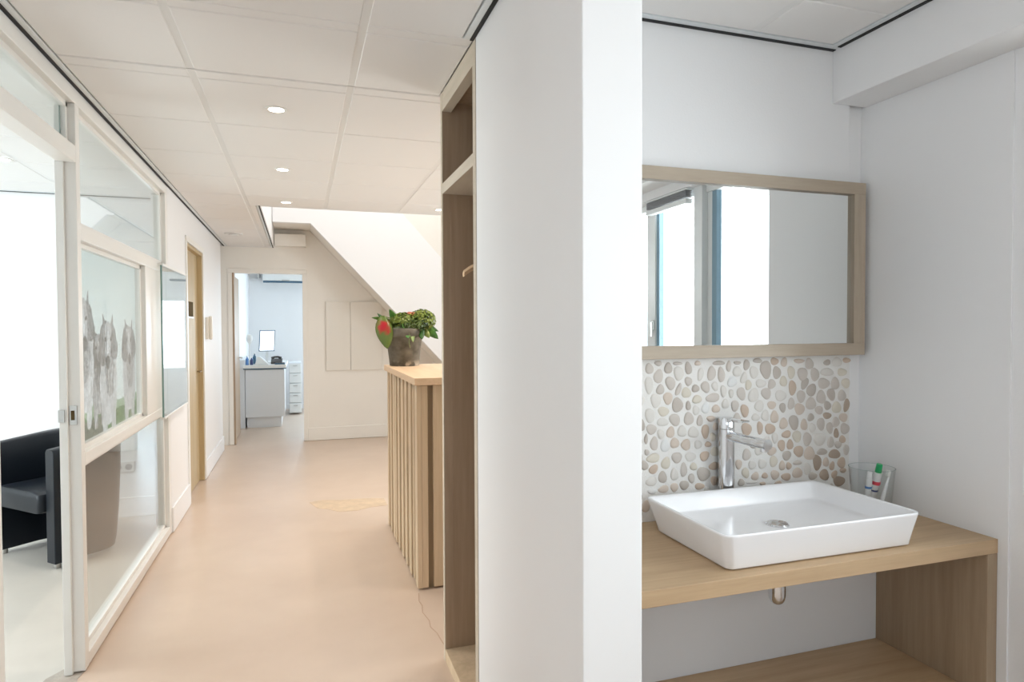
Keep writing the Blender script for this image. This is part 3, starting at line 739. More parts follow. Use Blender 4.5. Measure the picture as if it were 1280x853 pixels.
r = n.new('ShaderNodeValToRGB'); r.color_ramp.elements[0].position = 0.07; r.color_ramp.elements[0].color = (0.42, 0.006, 0.018, 1)
r.color_ramp.elements[1].position = 0.105; r.color_ramp.elements[1].color = (0.11, 0.17, 0.03, 1)
l.new(ma.outputs[0], r.inputs[0]); l.new(r.outputs[0], b.inputs['Base Color']); b.inputs['Roughness'].default_value = 0.3
M['spathe'] = mt
leaf('red_spathe', 'spathe', P(-0.165, -0.07, 0.358), P(-0.135, -0.11, 0.125), 0.068, -0.10, 0.25, 14, side=(0.95, -0.28, 0.05))
MB().tube([P(-0.04, -0.03, 0.27), P(-0.10, -0.05, 0.34), P(-0.158, -0.07, 0.352)], 0.004, 8).build('stem', 'leaf_pale', pt)
sps = [(-0.075,-0.05,0.30, -0.235,-0.05,0.345,0.018,'leaf'), (-0.08,-0.05,0.30, -0.20,-0.08,0.375,0.016,'leaf_dark'), (-0.06,-0.07,0.27, -0.115,-0.08,0.405,0.026,'leaf'),
       (-0.05,-0.07,0.27, -0.09,-0.10,0.385,0.020,'leaf'), (-0.03,-0.09,0.31, -0.05,-0.13,0.235,0.022,'leaf_pale'), (0.01,-0.10,0.30, 0.00,-0.165,0.20,0.030,'leaf'),
       (0.045,-0.10,0.34, 0.035,-0.17,0.17,0.024,'leaf_pale'), (0.09,-0.09,0.30, 0.10,-0.16,0.19,0.026,'leaf_dark'), (0.10,-0.05,0.30, 0.235,-0.07,0.19,0.034,'leaf'),
       (0.10,-0.03,0.32, 0.245,-0.03,0.245,0.024,'leaf_dark'), (0.10,0.0,0.34, 0.24,0.04,0.30,0.026,'leaf'), (-0.10,-0.02,0.30, -0.20,0.03,0.30,0.022,'leaf_dark'),
       (0.0,-0.09,0.30, -0.02,-0.15,0.26,0.026,'leaf'), (0.12,-0.06,0.28, 0.16,-0.12,0.20,0.022,'leaf_pale'), (-0.12,-0.05,0.33, -0.19,-0.07,0.26,0.018,'leaf')]
rl = random.Random(2)
for a in sps:
    d_ = Vector(P(*a[3:6]))-Vector(P(*a[:3])); sd_ = d_.cross(Vector((rl.uniform(-0.5, 0.5), 1, rl.uniform(-0.3, 0.5))))
    leaf('leaf', a[7], P(*a[:3]), P(*a[3:6]), a[6]*1.15, 0.10, 0.2, side=sd_)
rr = random.Random(11)
def petal_ball(name, mat, c, rad, count, size):
    m_ = MB(); c = Vector(c)
    for i in range(count):
        d = Vector((rr.gauss(0,1), rr.gauss(0,1), rr.gauss(0,1)+0.2)).normalized()
        p = c+Vector((d.x*rad[0], d.y*rad[1], d.z*rad[2]))*rr.uniform(0.82, 1.05)
        t_ = d.orthogonal().normalized(); t_.rotate(Matrix.Rotation(rr.uniform(0, 6.28), 3, d)); b2 = d.cross(t_)
        s_ = size*rr.uniform(0.7, 1.3)
        m_.add([p-t_*s_-b2*s_*0.4, p+t_*s_*0.2-b2*s_+d*s_*0.3, p+t_*s_+b2*s_*0.3, p-t_*s_*0.2+b2*s_+d*s_*0.4], [(0,1,2,3)])
    o = m_.build(name, mat, pt); o['kind'] = 'stuff'
    so = o.modifiers.new('thickness', 'SOLIDIFY'); so.thickness = 0.001
    return o
MB().lathe([(0.0, 0.33), (0.06, 0.325), (0.11, 0.30), (0.133, 0.262), (0.125, 0.24), (0, 0.236)], (PX, PY, PZ), 24).build('moss', 'moss', pt)
petal_ball('hydrangea_petals', 'hydrangea', P(0.125, -0.03, 0.325), (0.095, 0.08, 0.078), 720, 0.0095)
petal_ball('hydrangea_petals', 'hydrangea', P(-0.015, -0.06, 0.315), (0.095, 0.06, 0.062), 560, 0.010)
petal_ball('hydrangea_petals', 'moss', P(0.05, -0.09, 0.285), (0.11, 0.05, 0.045), 300, 0.010)
petal_ball('salmon_petals', 'pinkish', P(0.035, -0.045, 0.365), (0.045, 0.03, 0.018), 90, 0.009)
MB().tube([P(0.012, -0.150, 0.235), P(0.010, -0.152, 0.17), P(0.018, -0.150, 0.13)], 0.0015, 6).build('stem', 'leaf_pale', pt)

# ---- tub chair
cx0, cy0 = -1.637, 4.716
ch = thing('tub_chair', (cx0, cy0, 0), 'black leather tub armchair in the waiting room behind the glass partition', 'armchair')
lat = Vector((0.71, -0.70, 0)).normalized()     # towards the right arm as seen
bk = Vector((0.70, 0.71, 0)).normalized()       # towards the back
def CW(u, v, z): return Vector((cx0, cy0, 0))+lat*u+bk*v+Vector((0, 0, z))
def upath(hw, depth, rad, n_=10):
    pts = [(hw, 0.0)]
    for i in range(n_+1):
        a = R(90*i/n_); pts.append((hw-rad+rad*math.cos(a), depth-rad+rad*math.sin(a)))
    for i in range(n_+1):
        a = R(90+90*i/n_); pts.append((-hw+rad+rad*math.cos(a), depth-rad+rad*math.sin(a)))
    pts.append((-hw, 0.0)); return pts
HW, DP = 0.335, 0.52
def ring(z, tuck=0.0, inset=0.0):
    """closed horizontal loop of the U-shaped shell at height z"""
    o_ = upath(HW-inset, DP-tuck, 0.25-min(0.1, tuck), 10); i_ = upath(HW-0.085+inset, DP-0.09-tuck*0.4, 0.20, 10)
    loop = [CW(x, y+0.0, z) for x, y in o_] + [CW(x, y, z) for x, y in reversed(i_)]
    return loop
def slope(loop, dz):
    out = []
    for p in loop:
        v = (p-Vector((cx0, cy0, p.z))).dot(bk)
        out.append(p+Vector((0, 0, dz*v/DP)))
    return out
sh = MB(); sh.loops([ring(0.035, 0.09), ring(0.10, 0.065), ring(0.30, 0.03), ring(0.55, 0.005), slope(ring(0.70, 0.0), 0.05), slope(ring(0.716, 0.0, 0.008), 0.052), slope(ring(0.722, 0.0, 0.022), 0.053)], smooth=True)
sh.build('shell', 'leather', ch, 0.004)
st_ = MB()
def cushion(hw, d, r_, z):
    pts = []
    for a0, sx_, sy_ in ((0, 1, 1), (90, -1, 1), (180, -1, -1), (270, 1, -1)):
        for k in range(6):
            a = R(a0+18*k); pts.append(CW(sx_*(hw-r_)+r_*math.cos(a), d/2+sy_*(d/2-r_)+r_*math.sin(a)-0.035, z))
    return pts
st_.loops([cushion(0.235, 0.44, 0.03, 0.335), cushion(0.247, 0.46, 0.03, 0.345), cushion(0.249, 0.465, 0.03, 0.42), cushion(0.243, 0.45, 0.04, 0.447), cushion(0.21, 0.40, 0.06, 0.460)])
st_.build('seat_cushion', 'leather', ch)
ap = MB(); pts = []
N = 12
lo = [(-0.25+0.5*i/N, 0.035) for i in range(N+1)]
v = [CW(x, 0.26, z) for x, z in lo]+[CW(x, 0.26, 0.335) for x, z in lo]+[CW(x, 0.285, z) for x, z in lo]+[CW(x, 0.285, 0.335) for x, z in lo]
k = N+1; fs = []
for i in range(N):
    fs += [(i, i+1, k+i+1, k+i), (2*k+i, 3*k+i, 3*k+i+1, 2*k+i+1), (i, 2*k+i, 2*k+i+1, i+1), (k+i, k+i+1, 3*k+i+1, 3*k+i)]
ap.add(v, fs); ap.build('apron', 'leather', ch)
for (u_, v_) in ((0.29, 0.035), (-0.29, 0.035), (0.20, 0.36), (-0.20, 0.36)):
    MB().lathe([(0.016, 0), (0.018, 0.004), (0.018, 0.036)], CW(u_, v_, 0), 16).build('foot', 'steel', ch)
for u_ in (0.0,):
    p0, p1 = CW(0.0, DP-0.096, 0.46), CW(0.0, DP-0.094, 0.742)
    MB().tube([p0, p1], 0.0025, 6).build('back_seam', 'brownish', ch)

# ---- wall socket in waiting room
so_ = thing('wall_socket', (-1.275, 5.6, 0.37), 'white double wall socket on the waiting room wall behind the armchair', 'socket')
M['socket'] = plain('light_grey_socket', (0.74, 0.75, 0.75), 0.35)
M['socket_dark'] = plain('socket_well_shade', (0.34, 0.35, 0.36), 0.5)
box('cover_plate', 'socket', (-1.36, -1.215, 5.586, 5.5995, 0.345, 0.425), so_, 0.004)
for x in (-1.323, -1.252):
    MB().lathe([(0.0, 0.0), (0.020, 0.0), (0.024, 0.0015)], (x, 5.5845, 0.385), 24, axis=(0, 1, 0), caps=False).build('socket_well', 'socket_dark', so_)

# ---- back room: desk cabinet etc.
dc = thing('desk_cabinet', (-0.48, 10.4, 0), 'white cabinet with a dark-edged worktop seen through the far doorway', 'cabinet')
box('carcass', 'cabinet_white', (-0.75, -0.225, 9.97, 11.2, 0.15, 0.845), dc, 0.002)
box('door', 'cabinet_white', (-0.745, -0.215, 9.945, 9.968, 0.155, 0.84), dc, 0.003)
box('plinth', 'cabinet_white', (-0.73, -0.265, 9.99, 11.1, 0, 0.15), dc)
tp = box('worktop', 'plastic', (-0.77, -0.19, 9.92, 11.25, 0.86, 0.905), dc, 0.003)
box('worktop_edge', 'blue_black', (-0.77, -0.19, 9.925, 11.25, 0.846, 0.859), dc)
box('side_panel', 'cabinet_white', (-0.822, -0.752, 9.95, 11.2, 0, 0.985), dc, 0.003)
dr = thing('drawer_unit', (-0.11, 11.4, 0), 'white drawer pedestal against the back room wall, right of the cabinet', 'drawers')
box('carcass', 'cabinet_white', (-0.175, 0.02, 11.32, 11.8, 0.02, 0.86), dr, 0.002)
for k in range(5):
    f_ = box('drawer', 'plastic', (-0.172, 0.017, 11.29, 11.318, 0.03+0.165*k, 0.185+0.165*k), dr, 0.006)
    box('grip', 'steel', (-0.11, -0.045, 11.278, 11.289, 0.145+0.165*k, 0.155+0.165*k), f_)
mo = thing('monitor', (-0.47, 10.45, 0.905), 'small upright screen with a dark frame on the back room worktop', 'monitor')
tl_ = Vector((0.985, 0.17, 0)).normalized(); up_ = Vector((0.05, 0.06, 1)).normalized(); nn = tl_.cross(up_)
MB().obox((-0.47, 10.45, 1.245), (tl_, up_, nn), 0.112, 0.160, 0.010).build('bezel', 'blue_black', mo, 0.003)
MB().obox(Vector((-0.47, 10.45, 1.245))+nn*0.0105, (tl_, up_, nn), 0.100, 0.147, 0.001).build('screen', 'screen', mo)
MB().obox((-0.478, 10.47, 1.0), (tl_, up_, nn), 0.018, 0.085, 0.010).build('neck', 'plastic', mo)
box('base', 'plastic', (-0.57, -0.37, 10.40, 10.58, 0.906, 0.918), mo, 0.004)
dl = thing('desk_lamp', (-0.68, 10.2, 0.905), 'white bulb-headed desk lamp at the left end of the back room worktop', 'lamp')
MB().lathe([(0.045, 0), (0.045, 0.012), (0.009, 0.02), (0.008, 0.28), (0.014, 0.30), (0.042, 0.35), (0.046, 0.39), (0.032, 0.43), (0, 0.445)], (-0.70, 10.2, 0.906), 24).build('body', 'plastic', dl)
pp = thing('paper_tray', (-0.50, 10.14, 0.905), 'white wedge-shaped stand in front of the small screen', 'tray')
m_ = MB(); m_.prism([(-0.62, 0.906), (-0.43, 0.906), (-0.55, 1.02), (-0.585, 1.025)], 'y', 10.02, 10.20); m_.build('wedge', 'plastic', pp, 0.004)
tel = thing('telephone', (-0.30, 10.28, 0.905), 'black desk telephone on the right of the back room worktop', 'telephone')
m_ = MB(); m_.prism([(10.18, 0.906), (10.36, 0.906), (10.36, 0.98), (10.18, 0.93)], 'x', -0.41, -0.25); m_.build('base', 'brownish', tel, 0.004)
m_ = MB(); m_.tube([(-0.40, 10.26, 0.985), (-0.36, 10.27, 1.005), (-0.31, 10.28, 1.005), (-0.27, 10.29, 0.985)], 0.018, 10, (1.3, 0.8, 0.8, 1.3)); m_.build('handset', 'brownish', tel)
kb = thing('keyboard', (-0.27, 10.08, 0.905), 'flat black keyboard at the right front of the back room worktop', 'keyboard')
box('tray', 'blue_black', (-0.35, -0.21, 10.0, 10.14, 0.906, 0.924), kb, 0.003)
for i in range(4):
    for j in range(4): box('key', 'brownish', (-0.342+0.033*i, -0.315+0.033*i, 10.008+0.032*j, 10.034+0.032*j, 0.924, 0.930), kb)
for k, (x, y, hh, mm) in enumerate(((-0.722, 10.02, 0.12, 'blue_print'), (-0.665, 10.05, 0.10, 'navy'), (-0.64, 10.32, 0.15, 'blue_black'), (-0.665, 10.56, 0.12, 'blue_print'))):
    bo = thing('bottle', (x, y, 0.905), ('blue bottle at the front left corner of the back room worktop', 'navy bottle just right of the front left blue bottle on the worktop',
        'tallest dark bottle between lamp and wedge stand', 'blue bottle standing just behind the small screen')[k], 'bottle', 'bottles on the back room worktop')
    MB().lathe([(0.020, 0), (0.021, 0.004), (0.021, hh*0.7), (0.009, hh*0.85), (0.009, hh)], (x, y, 0.906), 16).build('body', mm, bo)
    MB().lathe([(0.011, hh), (0.011, hh+0.018), (0, hh+0.018)], (x, y, 0.906), 16).build('cap', 'plastic', bo)
ac = thing('air_conditioner', (-0.1, 12.0, 2.23), 'white wall air conditioner with a dark lower slot high in the back room', 'air conditioner')
box('housing', 'plastic', (-0.60, 0.35, 11.86, 12.1, 2.245, 2.53), ac, 0.02)
box('air_slot', 'blue_black', (-0.585, 0.335, 11.855, 12.0, 2.222, 2.245), ac)
box('sensor', 'steel', (-0.28, -0.16, 11.85, 11.862, 2.25, 2.268), ac)
tag(box('cable_bracket', 'steel', (-0.685, -0.655, 11.98, 12.0985, 2.30, 2.40), None, 0.002, origin=(-0.67, 12.05, 2.35)), 'small grey bracket on the back room wall left of the air conditioner', 'bracket')

# ================================================================== VANITY NICHE
va = thing('vanity_unit', (1.37, 1.6, 0), 'limed oak vanity with open lower shelf under the mirror', 'vanity')
VF = 1.38
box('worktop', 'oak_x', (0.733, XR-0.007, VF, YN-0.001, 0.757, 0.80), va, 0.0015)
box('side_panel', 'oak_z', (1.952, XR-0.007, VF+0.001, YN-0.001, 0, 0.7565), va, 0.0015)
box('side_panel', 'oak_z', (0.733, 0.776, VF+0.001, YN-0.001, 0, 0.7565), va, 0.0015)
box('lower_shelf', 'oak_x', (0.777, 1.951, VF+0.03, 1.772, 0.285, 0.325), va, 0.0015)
box('back_panel', 'cabinet_white', (0.777, 1.951, 1.773, 1.79, 0, 0.756), va)
# bottle trap below worktop
tr = thing('basin_trap', (1.415, 1.65, 0.60), 'chrome basin trap hanging under the oak worktop', 'pipe')
TRX, TRY = 1.388, 1.62
MB().tube([(TRX, TRY, 0.7565), (TRX, TRY, 0.70)], 0.016, 20).build('tail_pipe', 'chrome', tr)
MB().lathe([(0.0, 0.588), (0.012, 0.590), (0.020, 0.597), (0.0245, 0.607), (0.026, 0.62), (0.026, 0.69), (0.028, 0.692), (0.028, 0.71), (0.017, 0.714)], (TRX, TRY, 0), 28).build('cup', 'chrome', tr)
MB().tube([(TRX, TRY+0.02, 0.70), (TRX, 1.7725, 0.70)], 0.014, 16).build('outlet_pipe', 'chrome', tr)

# ---- basin
bs = thing('washbasin', (1.37, 1.6, 0.80), 'white rectangular ceramic vessel basin on the oak worktop', 'washbasin')
def rrect(x0, x1, y0, y1, r_, z, n_=7):
    pts = []
    for (cx, cy, a0) in ((x1-r_, y1-r_, 0), (x0+r_, y1-r_, 90), (x0+r_, y0+r_, 180), (x1-r_, y0+r_, 270)):
        for k in range(n_+1):
            a = R(a0+90*k/n_); pts.append((cx+r_*math.cos(a), cy+r_*math.sin(a), z))
    return pts
BX0, BX1, BY0, BY1 = 1.032, 1.702, 1.388, 1.806; BZ = 0.801; RZ = 0.906
def bl_(t_, z, r_): return rrect(BX0+0.030*t_, BX1-0.001*t_, BY0+0.032*t_, BY1-0.02*t_, r_, z)
ls = [bl_(1.12, BZ, 0.02), bl_(1.03, BZ+0.002, 0.022), bl_(0.98, BZ+0.008, 0.025), bl_(0.5, BZ+0.055, 0.027), bl_(0.06, RZ-0.010, 0.029), bl_(0.0, RZ-0.004, 0.03), bl_(0.03, RZ-0.001, 0.029), bl_(0.12, RZ, 0.028)]
def inn(i, z, r_): return rrect(BX0+i, BX1-i, BY0+i, BY1-i, r_, z)
ls += [inn(0.011, RZ-0.001, 0.022), inn(0.0145, RZ-0.005, 0.022)]
def inn2(t_, z, r_): return rrect(BX0+0.015+0.030*t_, BX1-0.015-0.030*t_, BY0+0.015+0.040*t_, BY1-0.015-0.04*t_, r_, z)
ls += [inn2(0.25, RZ-0.02, 0.022), inn2(0.60, RZ-0.045, 0.024), inn2(0.66, RZ-0.050, 0.024), inn2(0.80, RZ-0.0535, 0.026), inn2(3.0, RZ-0.056, 0.035)]
m_ = MB(); m_.loops(ls); m_.build('bowl', 'ceramic', bs, sharp=False)
MB().lathe([(0.0, 0.009), (0.030, 0.008), (0.034, 0.004), (0.034, -0.004)], (1.352, 1.578, RZ-0.058), 32).build('drain_cover', 'chrome', bs)
sub = bs.children[0].modifiers.new('smooth', 'SUBSURF'); sub.levels = 1; sub.render_levels = 1

# ---- tap
TX, TY = 1.366, 1.842
ta = thing('basin_tap', (TX, TY, 0.80), 'tall chrome mixer tap behind the basin', 'tap')
def col_ring(hw, hd, r_, z): return rrect(TX-hw, TX+hw, TY-hd, TY+hd, r_, z, 6)
m_ = MB(); m_.loops([col_ring(0.031, 0.028, 0.025, 0.8005), col_ring(0.031, 0.028, 0.025, 0.806), col_ring(0.0265, 0.024, 0.022, 0.808), col_ring(0.0265, 0.024, 0.022, 1.098)])
m_.build('body', 'chrome', ta)
m_ = MB(); m_.loops([col_ring(0.0265, 0.024, 0.022, 1.100), col_ring(0.0270, 0.0245, 0.022, 1.132), col_ring(0.024, 0.021, 0.019, 1.137)])
m_.build('cap', 'chrome', ta)
m_ = MB(); m_.prism([(TY-0.01, 1.124), (TY-0.01, 1.136), (TY-0.098, 1.139), (TY-0.105, 1.136), (TY-0.098, 1.132)], 'x', TX-0.014, TX+0.014); m_.build('lever', 'chrome', ta, 0.0015)
m_ = MB(); m_.tube([(TX, TY-0.01, 1.076), (TX, TY-0.205, 1.078)], 0.0165, 28); m_.build('spout', 'chrome', ta)
MB().lathe([(0.011, -0.008), (0.0125, -0.007), (0.0125, 0.006)], (TX, TY-0.188, 1.062), 24).build('aerator', 'chrome', ta)

# ---- mirror
mr_ = thing('wall_mirror', (1.36, YN, 1.333), 'wide rectangular mirror in a greyed oak frame on the niche wall', 'mirror')
MX0, MX1, MZ0, MZ1 = 0.75, 1.962, 1.338, 1.962; FW = 0.052; F0, F1 = YN-0.040, YN-0.001
box('frame_rail', 'oak_frame', (MX0, MX1, F0, F1, MZ1-FW*0.82, MZ1), mr_, 0.001)
box('frame_rail', 'oak_frame', (MX0, MX1, F0, F1, MZ0, MZ0+FW*0.82), mr_, 0.001)
M['oak_frame_z'] = wood('greyed_oak_frame_upright', (0.37, 0.30, 0.225), (0.46, 0.385, 0.30), (50, 50, 4))
box('frame_stile', 'oak_frame_z', (MX1-FW, MX1-0.0003, F0, F1, MZ0+FW*0.82, MZ1-FW*0.82), mr_, 0.001)
box('frame_stile', 'oak_frame_z', (MX0+0.0003, MX0+FW, F0, F1, MZ0+FW*0.82, MZ1-FW*0.82), mr_, 0.001)
box('mirror_glass', 'mirror', (MX0+FW, MX1-FW, F0+0.016, F0+0.022, MZ0+FW*0.82, MZ1-FW*0.82), mr_)

# ---- pebble splashback
pb = thing('pebble_splashback', (1.33, YN, 0.80), 'splashback of pale rounded beach pebbles between worktop and mirror', 'splashback')
box('grout', 'grout', (0.7325, 1.924, YN-0.008, YN-0.0005, 0.8005, 1.337), pb)
PEB = """1089,1306,15,19,-5,g 1122,1323,14,9,0,g 1160,1306,15,20,0,G 1195,1321,18,6,0,g 1237,1304,13,23,-8,G 1273,1320,12,9,0,t 1200,1288,20,24,0,l 1357,1319,24,8,0,G 1397,1307,10,20,0,g 1432,1318,16,6,0,G 1470,1310,14,19,15,G 1123,1280,18,24,0,g 1168,1256,19,23,-12,g 1285,1283,13,22,15,l 1328,1284,17,26,15,g 1367,1279,15,26,-8,g 1432,1288,19,19,-10,l 1088,1252,17,28,0,l 1130,1236,16,17,-20,g 1237,1260,15,15,0,g 1199,1234,10,22,22,g 1265,1235,15,14,-20,G 1229,1222,18,19,0,y 1304,1239,17,21,-12,g 1342,1240,13,17,0,l 1376,1222,13,21,0,l 1411,1253,21,18,0,w 1459,1265,14,20,15,l 1478,1240,14,18,15,y 1407,1213,11,15,0,l 1449,1211,18,24,-10,g 1113,1200,20,24,0,l 1159,1206,18,21,15,t 1195,1182,21,26,12,G 1271,1198,20,14,0,y 1334,1201,28,16,0,g 1237,1178,10,17,0,G 1142,1163,22,16,0,y 1267,1161,14,17,0,l 1305,1167,16,20,0,w 1346,1163,16,15,0,t 1384,1178,15,18,0,l 1423,1170,17,19,8,g 1491,1200,14,21,0,l 1463,1151,17,23,-8,T 1092,1152,20,24,0,l 1139,1128,22,15,0,l 1185,1133,20,22,-60,g 1239,1134,20,22,-35,g 1282,1125,12,20,8,g 1326,1130,18,10,0,t 1432,1127,15,18,0,g 1097,1106,20,17,0,g 1132,1088,13,18,-10,l 1169,1092,15,21,15,t 1213,1093,18,20,10,l 1257,1087,21,20,10,l 1304,1088,15,25,5,T 1471,1086,23,22,30,T 1077,1075,7,18,0,G 1107,1058,15,24,-5,g 1148,1049,17,23,0,w 1185,1055,17,19,-12,t 1228,1047,18,20,40,t 1275,1045,15,16,0,l 1315,1043,13,10,0,T 1345,1102,11,13,0,t 1080,1031,9,11,0,g 1104,1010,25,16,0,y 1193,1006,18,21,-55,g 1246,1005,22,16,0,l 1301,1004,16,20,70,T 1472,997,19,20,30,g 1151,990,17,21,0,y 1105,973,15,18,50,T 1220,963,14,24,-3,g 1258,971,14,14,0,y 1297,943,27,24,0,G 1139,944,16,21,0,G 1184,950,15,22,0,l 1338,967,19,14,0,T 1250,932,13,17,0,g 1097,933,21,16,0,l 1143,904,20,13,0,t 1184,907,16,15,0,t 1222,911,16,19,-60,G 1282,902,19,12,0,T 1340,917,15,16,0,T 1100,900,19,9,0,w 1516,1324,19,9,0,G 1551,1292,24,33,0,G 1588,1320,17,14,0,T 1629,1316,14,17,0,t 1695,1319,25,8,0,t 1820,1311,16,11,0,G 1864,1311,23,19,0,l 1910,1317,18,10,0,T 1501,1284,19,22,0,l 1598,1280,17,24,0,G 1660,1279,17,23,0,y 1710,1272,23,24,15,g 1765,1269,19,26,-5,g 1820,1276,30,15,0,l 1889,1274,22,15,0,y 1530,1244,22,16,0,l 1576,1240,18,17,-10,g 1627,1248,16,20,0,y 1666,1224,17,27,3,T 1720,1238,15,24,35,G 1805,1235,26,21,0,g 1857,1233,19,25,-5,g 1907,1233,20,19,0,y 1500,1203,23,25,20,l 1553,1208,21,21,0,g 1615,1198,24,21,0,l 1750,1213,21,24,15,G 1704,1192,20,22,0,g 1794,1186,21,26,0,g 1840,1194,19,23,-20,G 1889,1188,19,22,0,g 1524,1165,19,22,30,l 1577,1166,20,14,0,t 1624,1155,14,18,0,G 1661,1167,16,21,0,g 1698,1147,23,21,0,t 1748,1164,22,24,0,g 1823,1154,17,16,15,G 1785,1139,18,16,0,g 1865,1145,21,23,0,y 1911,1151,14,25,18,D 1509,1126,17,14,0,l 1550,1130,17,21,5,l 1589,1123,17,24,3,t 1673,1100,22,27,-10,G 1628,1098,19,20,0,t 1718,1089,15,22,0,t 1748,1114,16,14,0,G 1822,1117,20,12,0,D 1794,1088,18,24,0,g 1897,1107,20,17,0,t 1862,1091,18,19,-8,g 1755,1076,15,18,0,l 1527,1088,13,23,0,T 1570,1082,22,20,0,T 1834,1072,15,22,-5,g 1904,1065,21,22,0,g 1864,1050,11,19,0,D 1641,1059,20,14,0,T 1687,1049,20,22,5,y 1733,1036,20,25,5,g 1893,1026,15,15,-10,T 1591,1049,14,19,0,l 1620,1021,16,21,0,T 1657,1021,14,20,0,T 1788,1033,30,23,0,l 1839,1018,15,22,5,g 1873,1008,17,13,0,g 1522,1007,17,16,0,l 1576,1004,22,16,0,t 1695,995,22,21,0,T 1743,984,24,26,10,t 1800,986,23,13,0,G 1857,974,27,18,0,D 1911,987,15,19,0,g 1643,983,18,19,-60,G 1586,966,18,20,15,y 1439,966,15,17,0,t 1495,960,16,17,0,l 1538,961,18,19,0,l 1623,948,13,19,0,t 1652,945,12,14,0,T 1690,954,19,9,0,g 1734,929,16,24,0,l 1778,949,20,29,0,D 1818,947,14,18,0,t 1846,931,12,17,5,T 1890,940,19,21,25,T 1468,934,15,20,-15,y 1508,919,16,15,0,t 1549,918,13,11,0,T 1592,918,19,17,0,t 1641,907,21,14,0,T 1690,917,22,20,0,t 1758,901,19,15,0,G 1811,901,22,21,30,D 1857,899,13,16,25,T 1879,873,28,19,0,D 1897,911,16,9,0,T 1495,899,27,5,0,l 1540,890,13,7,0,T"""
pebs = []
for q in PEB.split():
    a = q.split(','); pebs.append((int(a[0])/1000, int(a[1])/1000, int(a[2])/1000, int(a[3])/1000, float(a[4]), a[5]))
rp = random.Random(5)
tries = 0
def reach(p, dx, dz):
    a = math.atan2(dz, dx)+R(p[4]); return p[2]*p[3]/math.hypot(p[3]*math.cos(a), p[2]*math.sin(a))
while len(pebs) < 292 and tries < 16000:
    tries += 1
    x, z = rp.uniform(0.745, 1.915), rp.uniform(0.812, 1.325)
    s_ = rp.uniform(0.8, 1.15) if tries < 11000 else rp.uniform(0.5, 0.7)
    c = (x, z, rp.uniform(0.013, 0.019)*s_, rp.uniform(0.015, 0.024)*s_, rp.uniform(-30, 30), rp.choice('gglltTGyt'))
    if z-c[3] < 0.806: continue
    if all(math.hypot(x-p[0], z-p[1]) > reach(p, x-p[0], z-p[1])+reach(c, x-p[0], z-p[1])+0.0015 for p in pebs): pebs.append(c)
variants = []
for k in range(9):
    rv = random.Random(40+k); n_ = 16; ph1, ph2 = rv.uniform(0, 6.28), rv.uniform(0, 6.28)
    ra = [1+0.06*math.sin(2*math.pi*i/n_*2+ph1)+0.07*math.sin(2*math.pi*i/n_*3+ph2) for i in range(n_)]
    m_ = []
    for sc_, yy in ((1.0, 0.0), (0.97, -0.30), (0.80, -0.72), (0.45, -0.95)):
        m_.append([(sc_*ra[i]*math.cos(2*math.pi*i/n_), yy, sc_*ra[i]*math.sin(2*math.pi*i/n_)) for i in range(n_)])
    variants.append(m_)
pmesh = {}
for x, z, a_, b_, rot, tone in pebs:
    k = rp.randrange(9); key = (k, tone)
    if key not in pmesh:
        mm_ = MB(); mm_.loops(variants[k], cap0=False)
        ob = mm_.build('pebble', 'peb_'+tone, pb, sharp=False, origin=(0, 0, 0)); pmesh[key] = ob.data
    else:
        ob = bpy.data.objects.new('pebble', pmesh[key]); col.objects.link(ob); ob.parent = pb
    ob.location = Vector((x, YN-0.0075, z))-ORIG[pb.name]
    ob.scale = (a_*1.01, 0.0055*rp.uniform(0.8, 1.15), b_*1.01)
    ob.rotation_euler = (0, R(rot), 0)

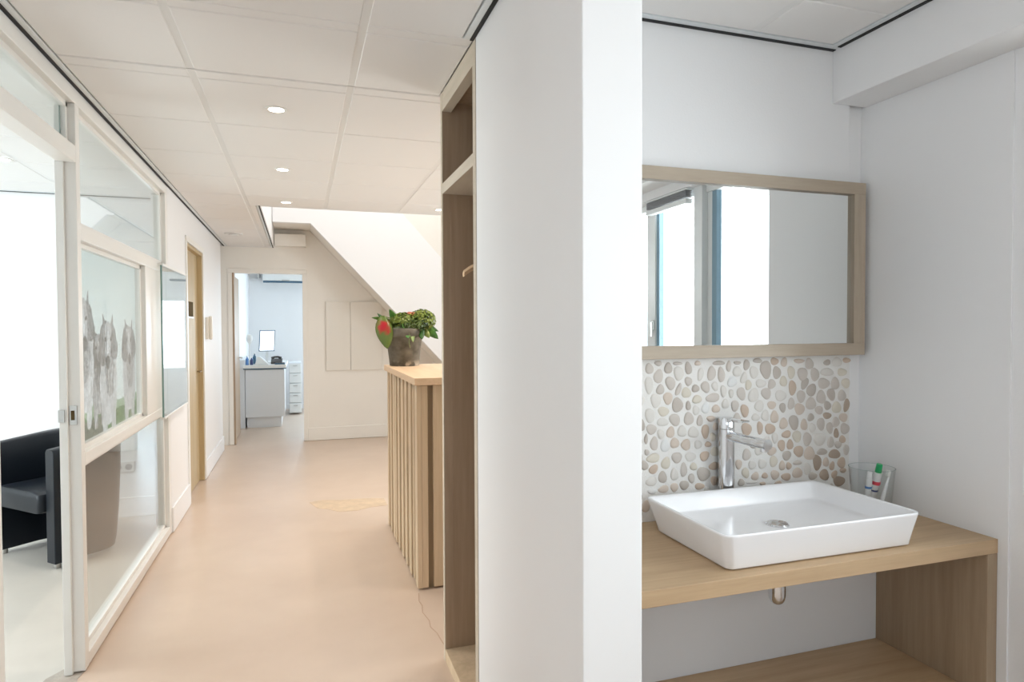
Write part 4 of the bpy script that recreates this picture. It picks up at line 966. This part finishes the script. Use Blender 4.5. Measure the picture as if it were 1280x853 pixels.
# ---- glass with tubes and brush
GX, GY = 1.885, 1.735
gl_ = thing('glass_tumbler', (GX, GY, 0.80), 'wide clear glass holding toothpaste at the back right of the worktop', 'glass')
m_ = MB(); m_.lathe([(0.0, 0.001), (0.058, 0.001), (0.060, 0.004), (0.0725, 0.150), (0.0735, 0.152), (0.0715, 0.152), (0.0705, 0.150), (0.058, 0.010), (0.0, 0.010)], (GX, GY, 0.80), 48)
m_.build('vessel', 'thin_glass', gl_)
m_ = MB(); m_.lathe([(0.0718, 0.1522), (0.0725, 0.1528), (0.0732, 0.1522), (0.0718, 0.1522)], (GX, GY, 0.80), 48, caps=False); m_.build('rim', 'glass_edge', gl_)
M['frost'] = plain('white_tube', (0.82, 0.82, 0.83), 0.3)
def tubeobj(name, label, cat, base, tip, w0, w1, capc, marks):
    base, tip = Vector(base), Vector(tip); d = (tip-base).normalized(); L = (tip-base).length
    t_ = thing(name, tuple(base), label, cat, 'toothpaste tubes in the glass')
    sx_ = d.cross(Vector((0.3, -1, 0.1))).normalized(); ny = sx_.cross(d).normalized()
    m_ = MB(); ls = []
    for f_, wa, wb in ((0.0, w0*1.05, 0.0012), (0.06, w0*1.05, 0.0015), (0.25, w0, 0.006), (0.6, w0*0.9, w1*0.9), (0.80, w1, w1)):
        ls.append([base+d*L*f_+sx_*wa*math.cos(2*math.pi*k/16)+ny*wb*math.sin(2*math.pi*k/16) for k in range(16)])
    m_.loops(ls); m_.build('tube_body', 'frost', t_)
    q = MB(); q.lathe([(w1*0.75, 0.0), (w1*0.80, 0.003), (w1*0.72, L*0.19), (w1*0.6, L*0.20), (0, L*0.20)], base+d*L*0.80, 20, axis=tuple(d)); q.build('cap', capc, t_)
    for f0, f1, mm in marks:
        m2 = MB(); ls = []
        for f_ in (f0, f1):
            wa = w0*0.93; wb = w1*0.8+0.001 if f_ > 0.4 else 0.0085
            ls.append([base+d*L*f_+sx_*(wa+0.0006)*math.cos(2*math.pi*k/16)+ny*(wb+0.0015)*math.sin(2*math.pi*k/16) for k in range(16)])
        m2.loops(ls, cap0=False, cap1=False); m2.build('printed_band', mm, t_)
    return t_
tubeobj('toothpaste_tube', 'white toothpaste tube with blue print at the left inside the glass', 'toothpaste', (GX-0.036, GY-0.012, 0.8125), (GX-0.034, GY-0.025, 0.944), 0.014, 0.010, 'frost', ((0.56, 0.62, 'blue_print'), (0.2, 0.26, 'navy')))
tubeobj('toothpaste_tube', 'toothpaste tube with green cap and red mark standing highest in the glass', 'toothpaste', (GX+0.012, GY+0.01, 0.8125), (GX+0.016, GY-0.018, 0.966), 0.015, 0.0135, 'green_cap', ((0.52, 0.60, 'red'), (0.36, 0.40, 'navy')))
tb = thing('toothbrush', (GX-0.02, GY+0.03, 0.813), 'white toothbrush leaning right in the glass', 'toothbrush')
b0, b1 = Vector((GX-0.002, GY-0.036, 0.819)), Vector((GX+0.060, GY-0.022, 0.938))
m_ = MB(); m_.tube([b0+(b1-b0)*t_ for t_ in (0, 0.3, 0.6, 0.85, 1.0)], 0.0065, 10, (0.9, 1.1, 0.8, 0.45, 0.4)); m_.build('handle', 'frost', tb)
sd = MB(); dd = (b1-b0).normalized()
sd.obox(b1-dd*0.012+Vector((-0.006, 0, 0.004)), (dd, (0, 1, 0), dd.cross(Vector((0, 1, 0)))), 0.011, 0.005, 0.006); sd.build('bristles', 'plastic', tb)
tag(MB().lathe([(0.0, 0), (0.010, 0.0), (0.012, 0.006), (0.008, 0.016), (0, 0.018)], (GX-0.058, GY-0.10, 0.8005), 20).build('small_cap', 'red', None, origin=(GX-0.058, GY-0.10, 0.80)), 'small dark red cap beside the glass, behind the basin rim', 'cap')
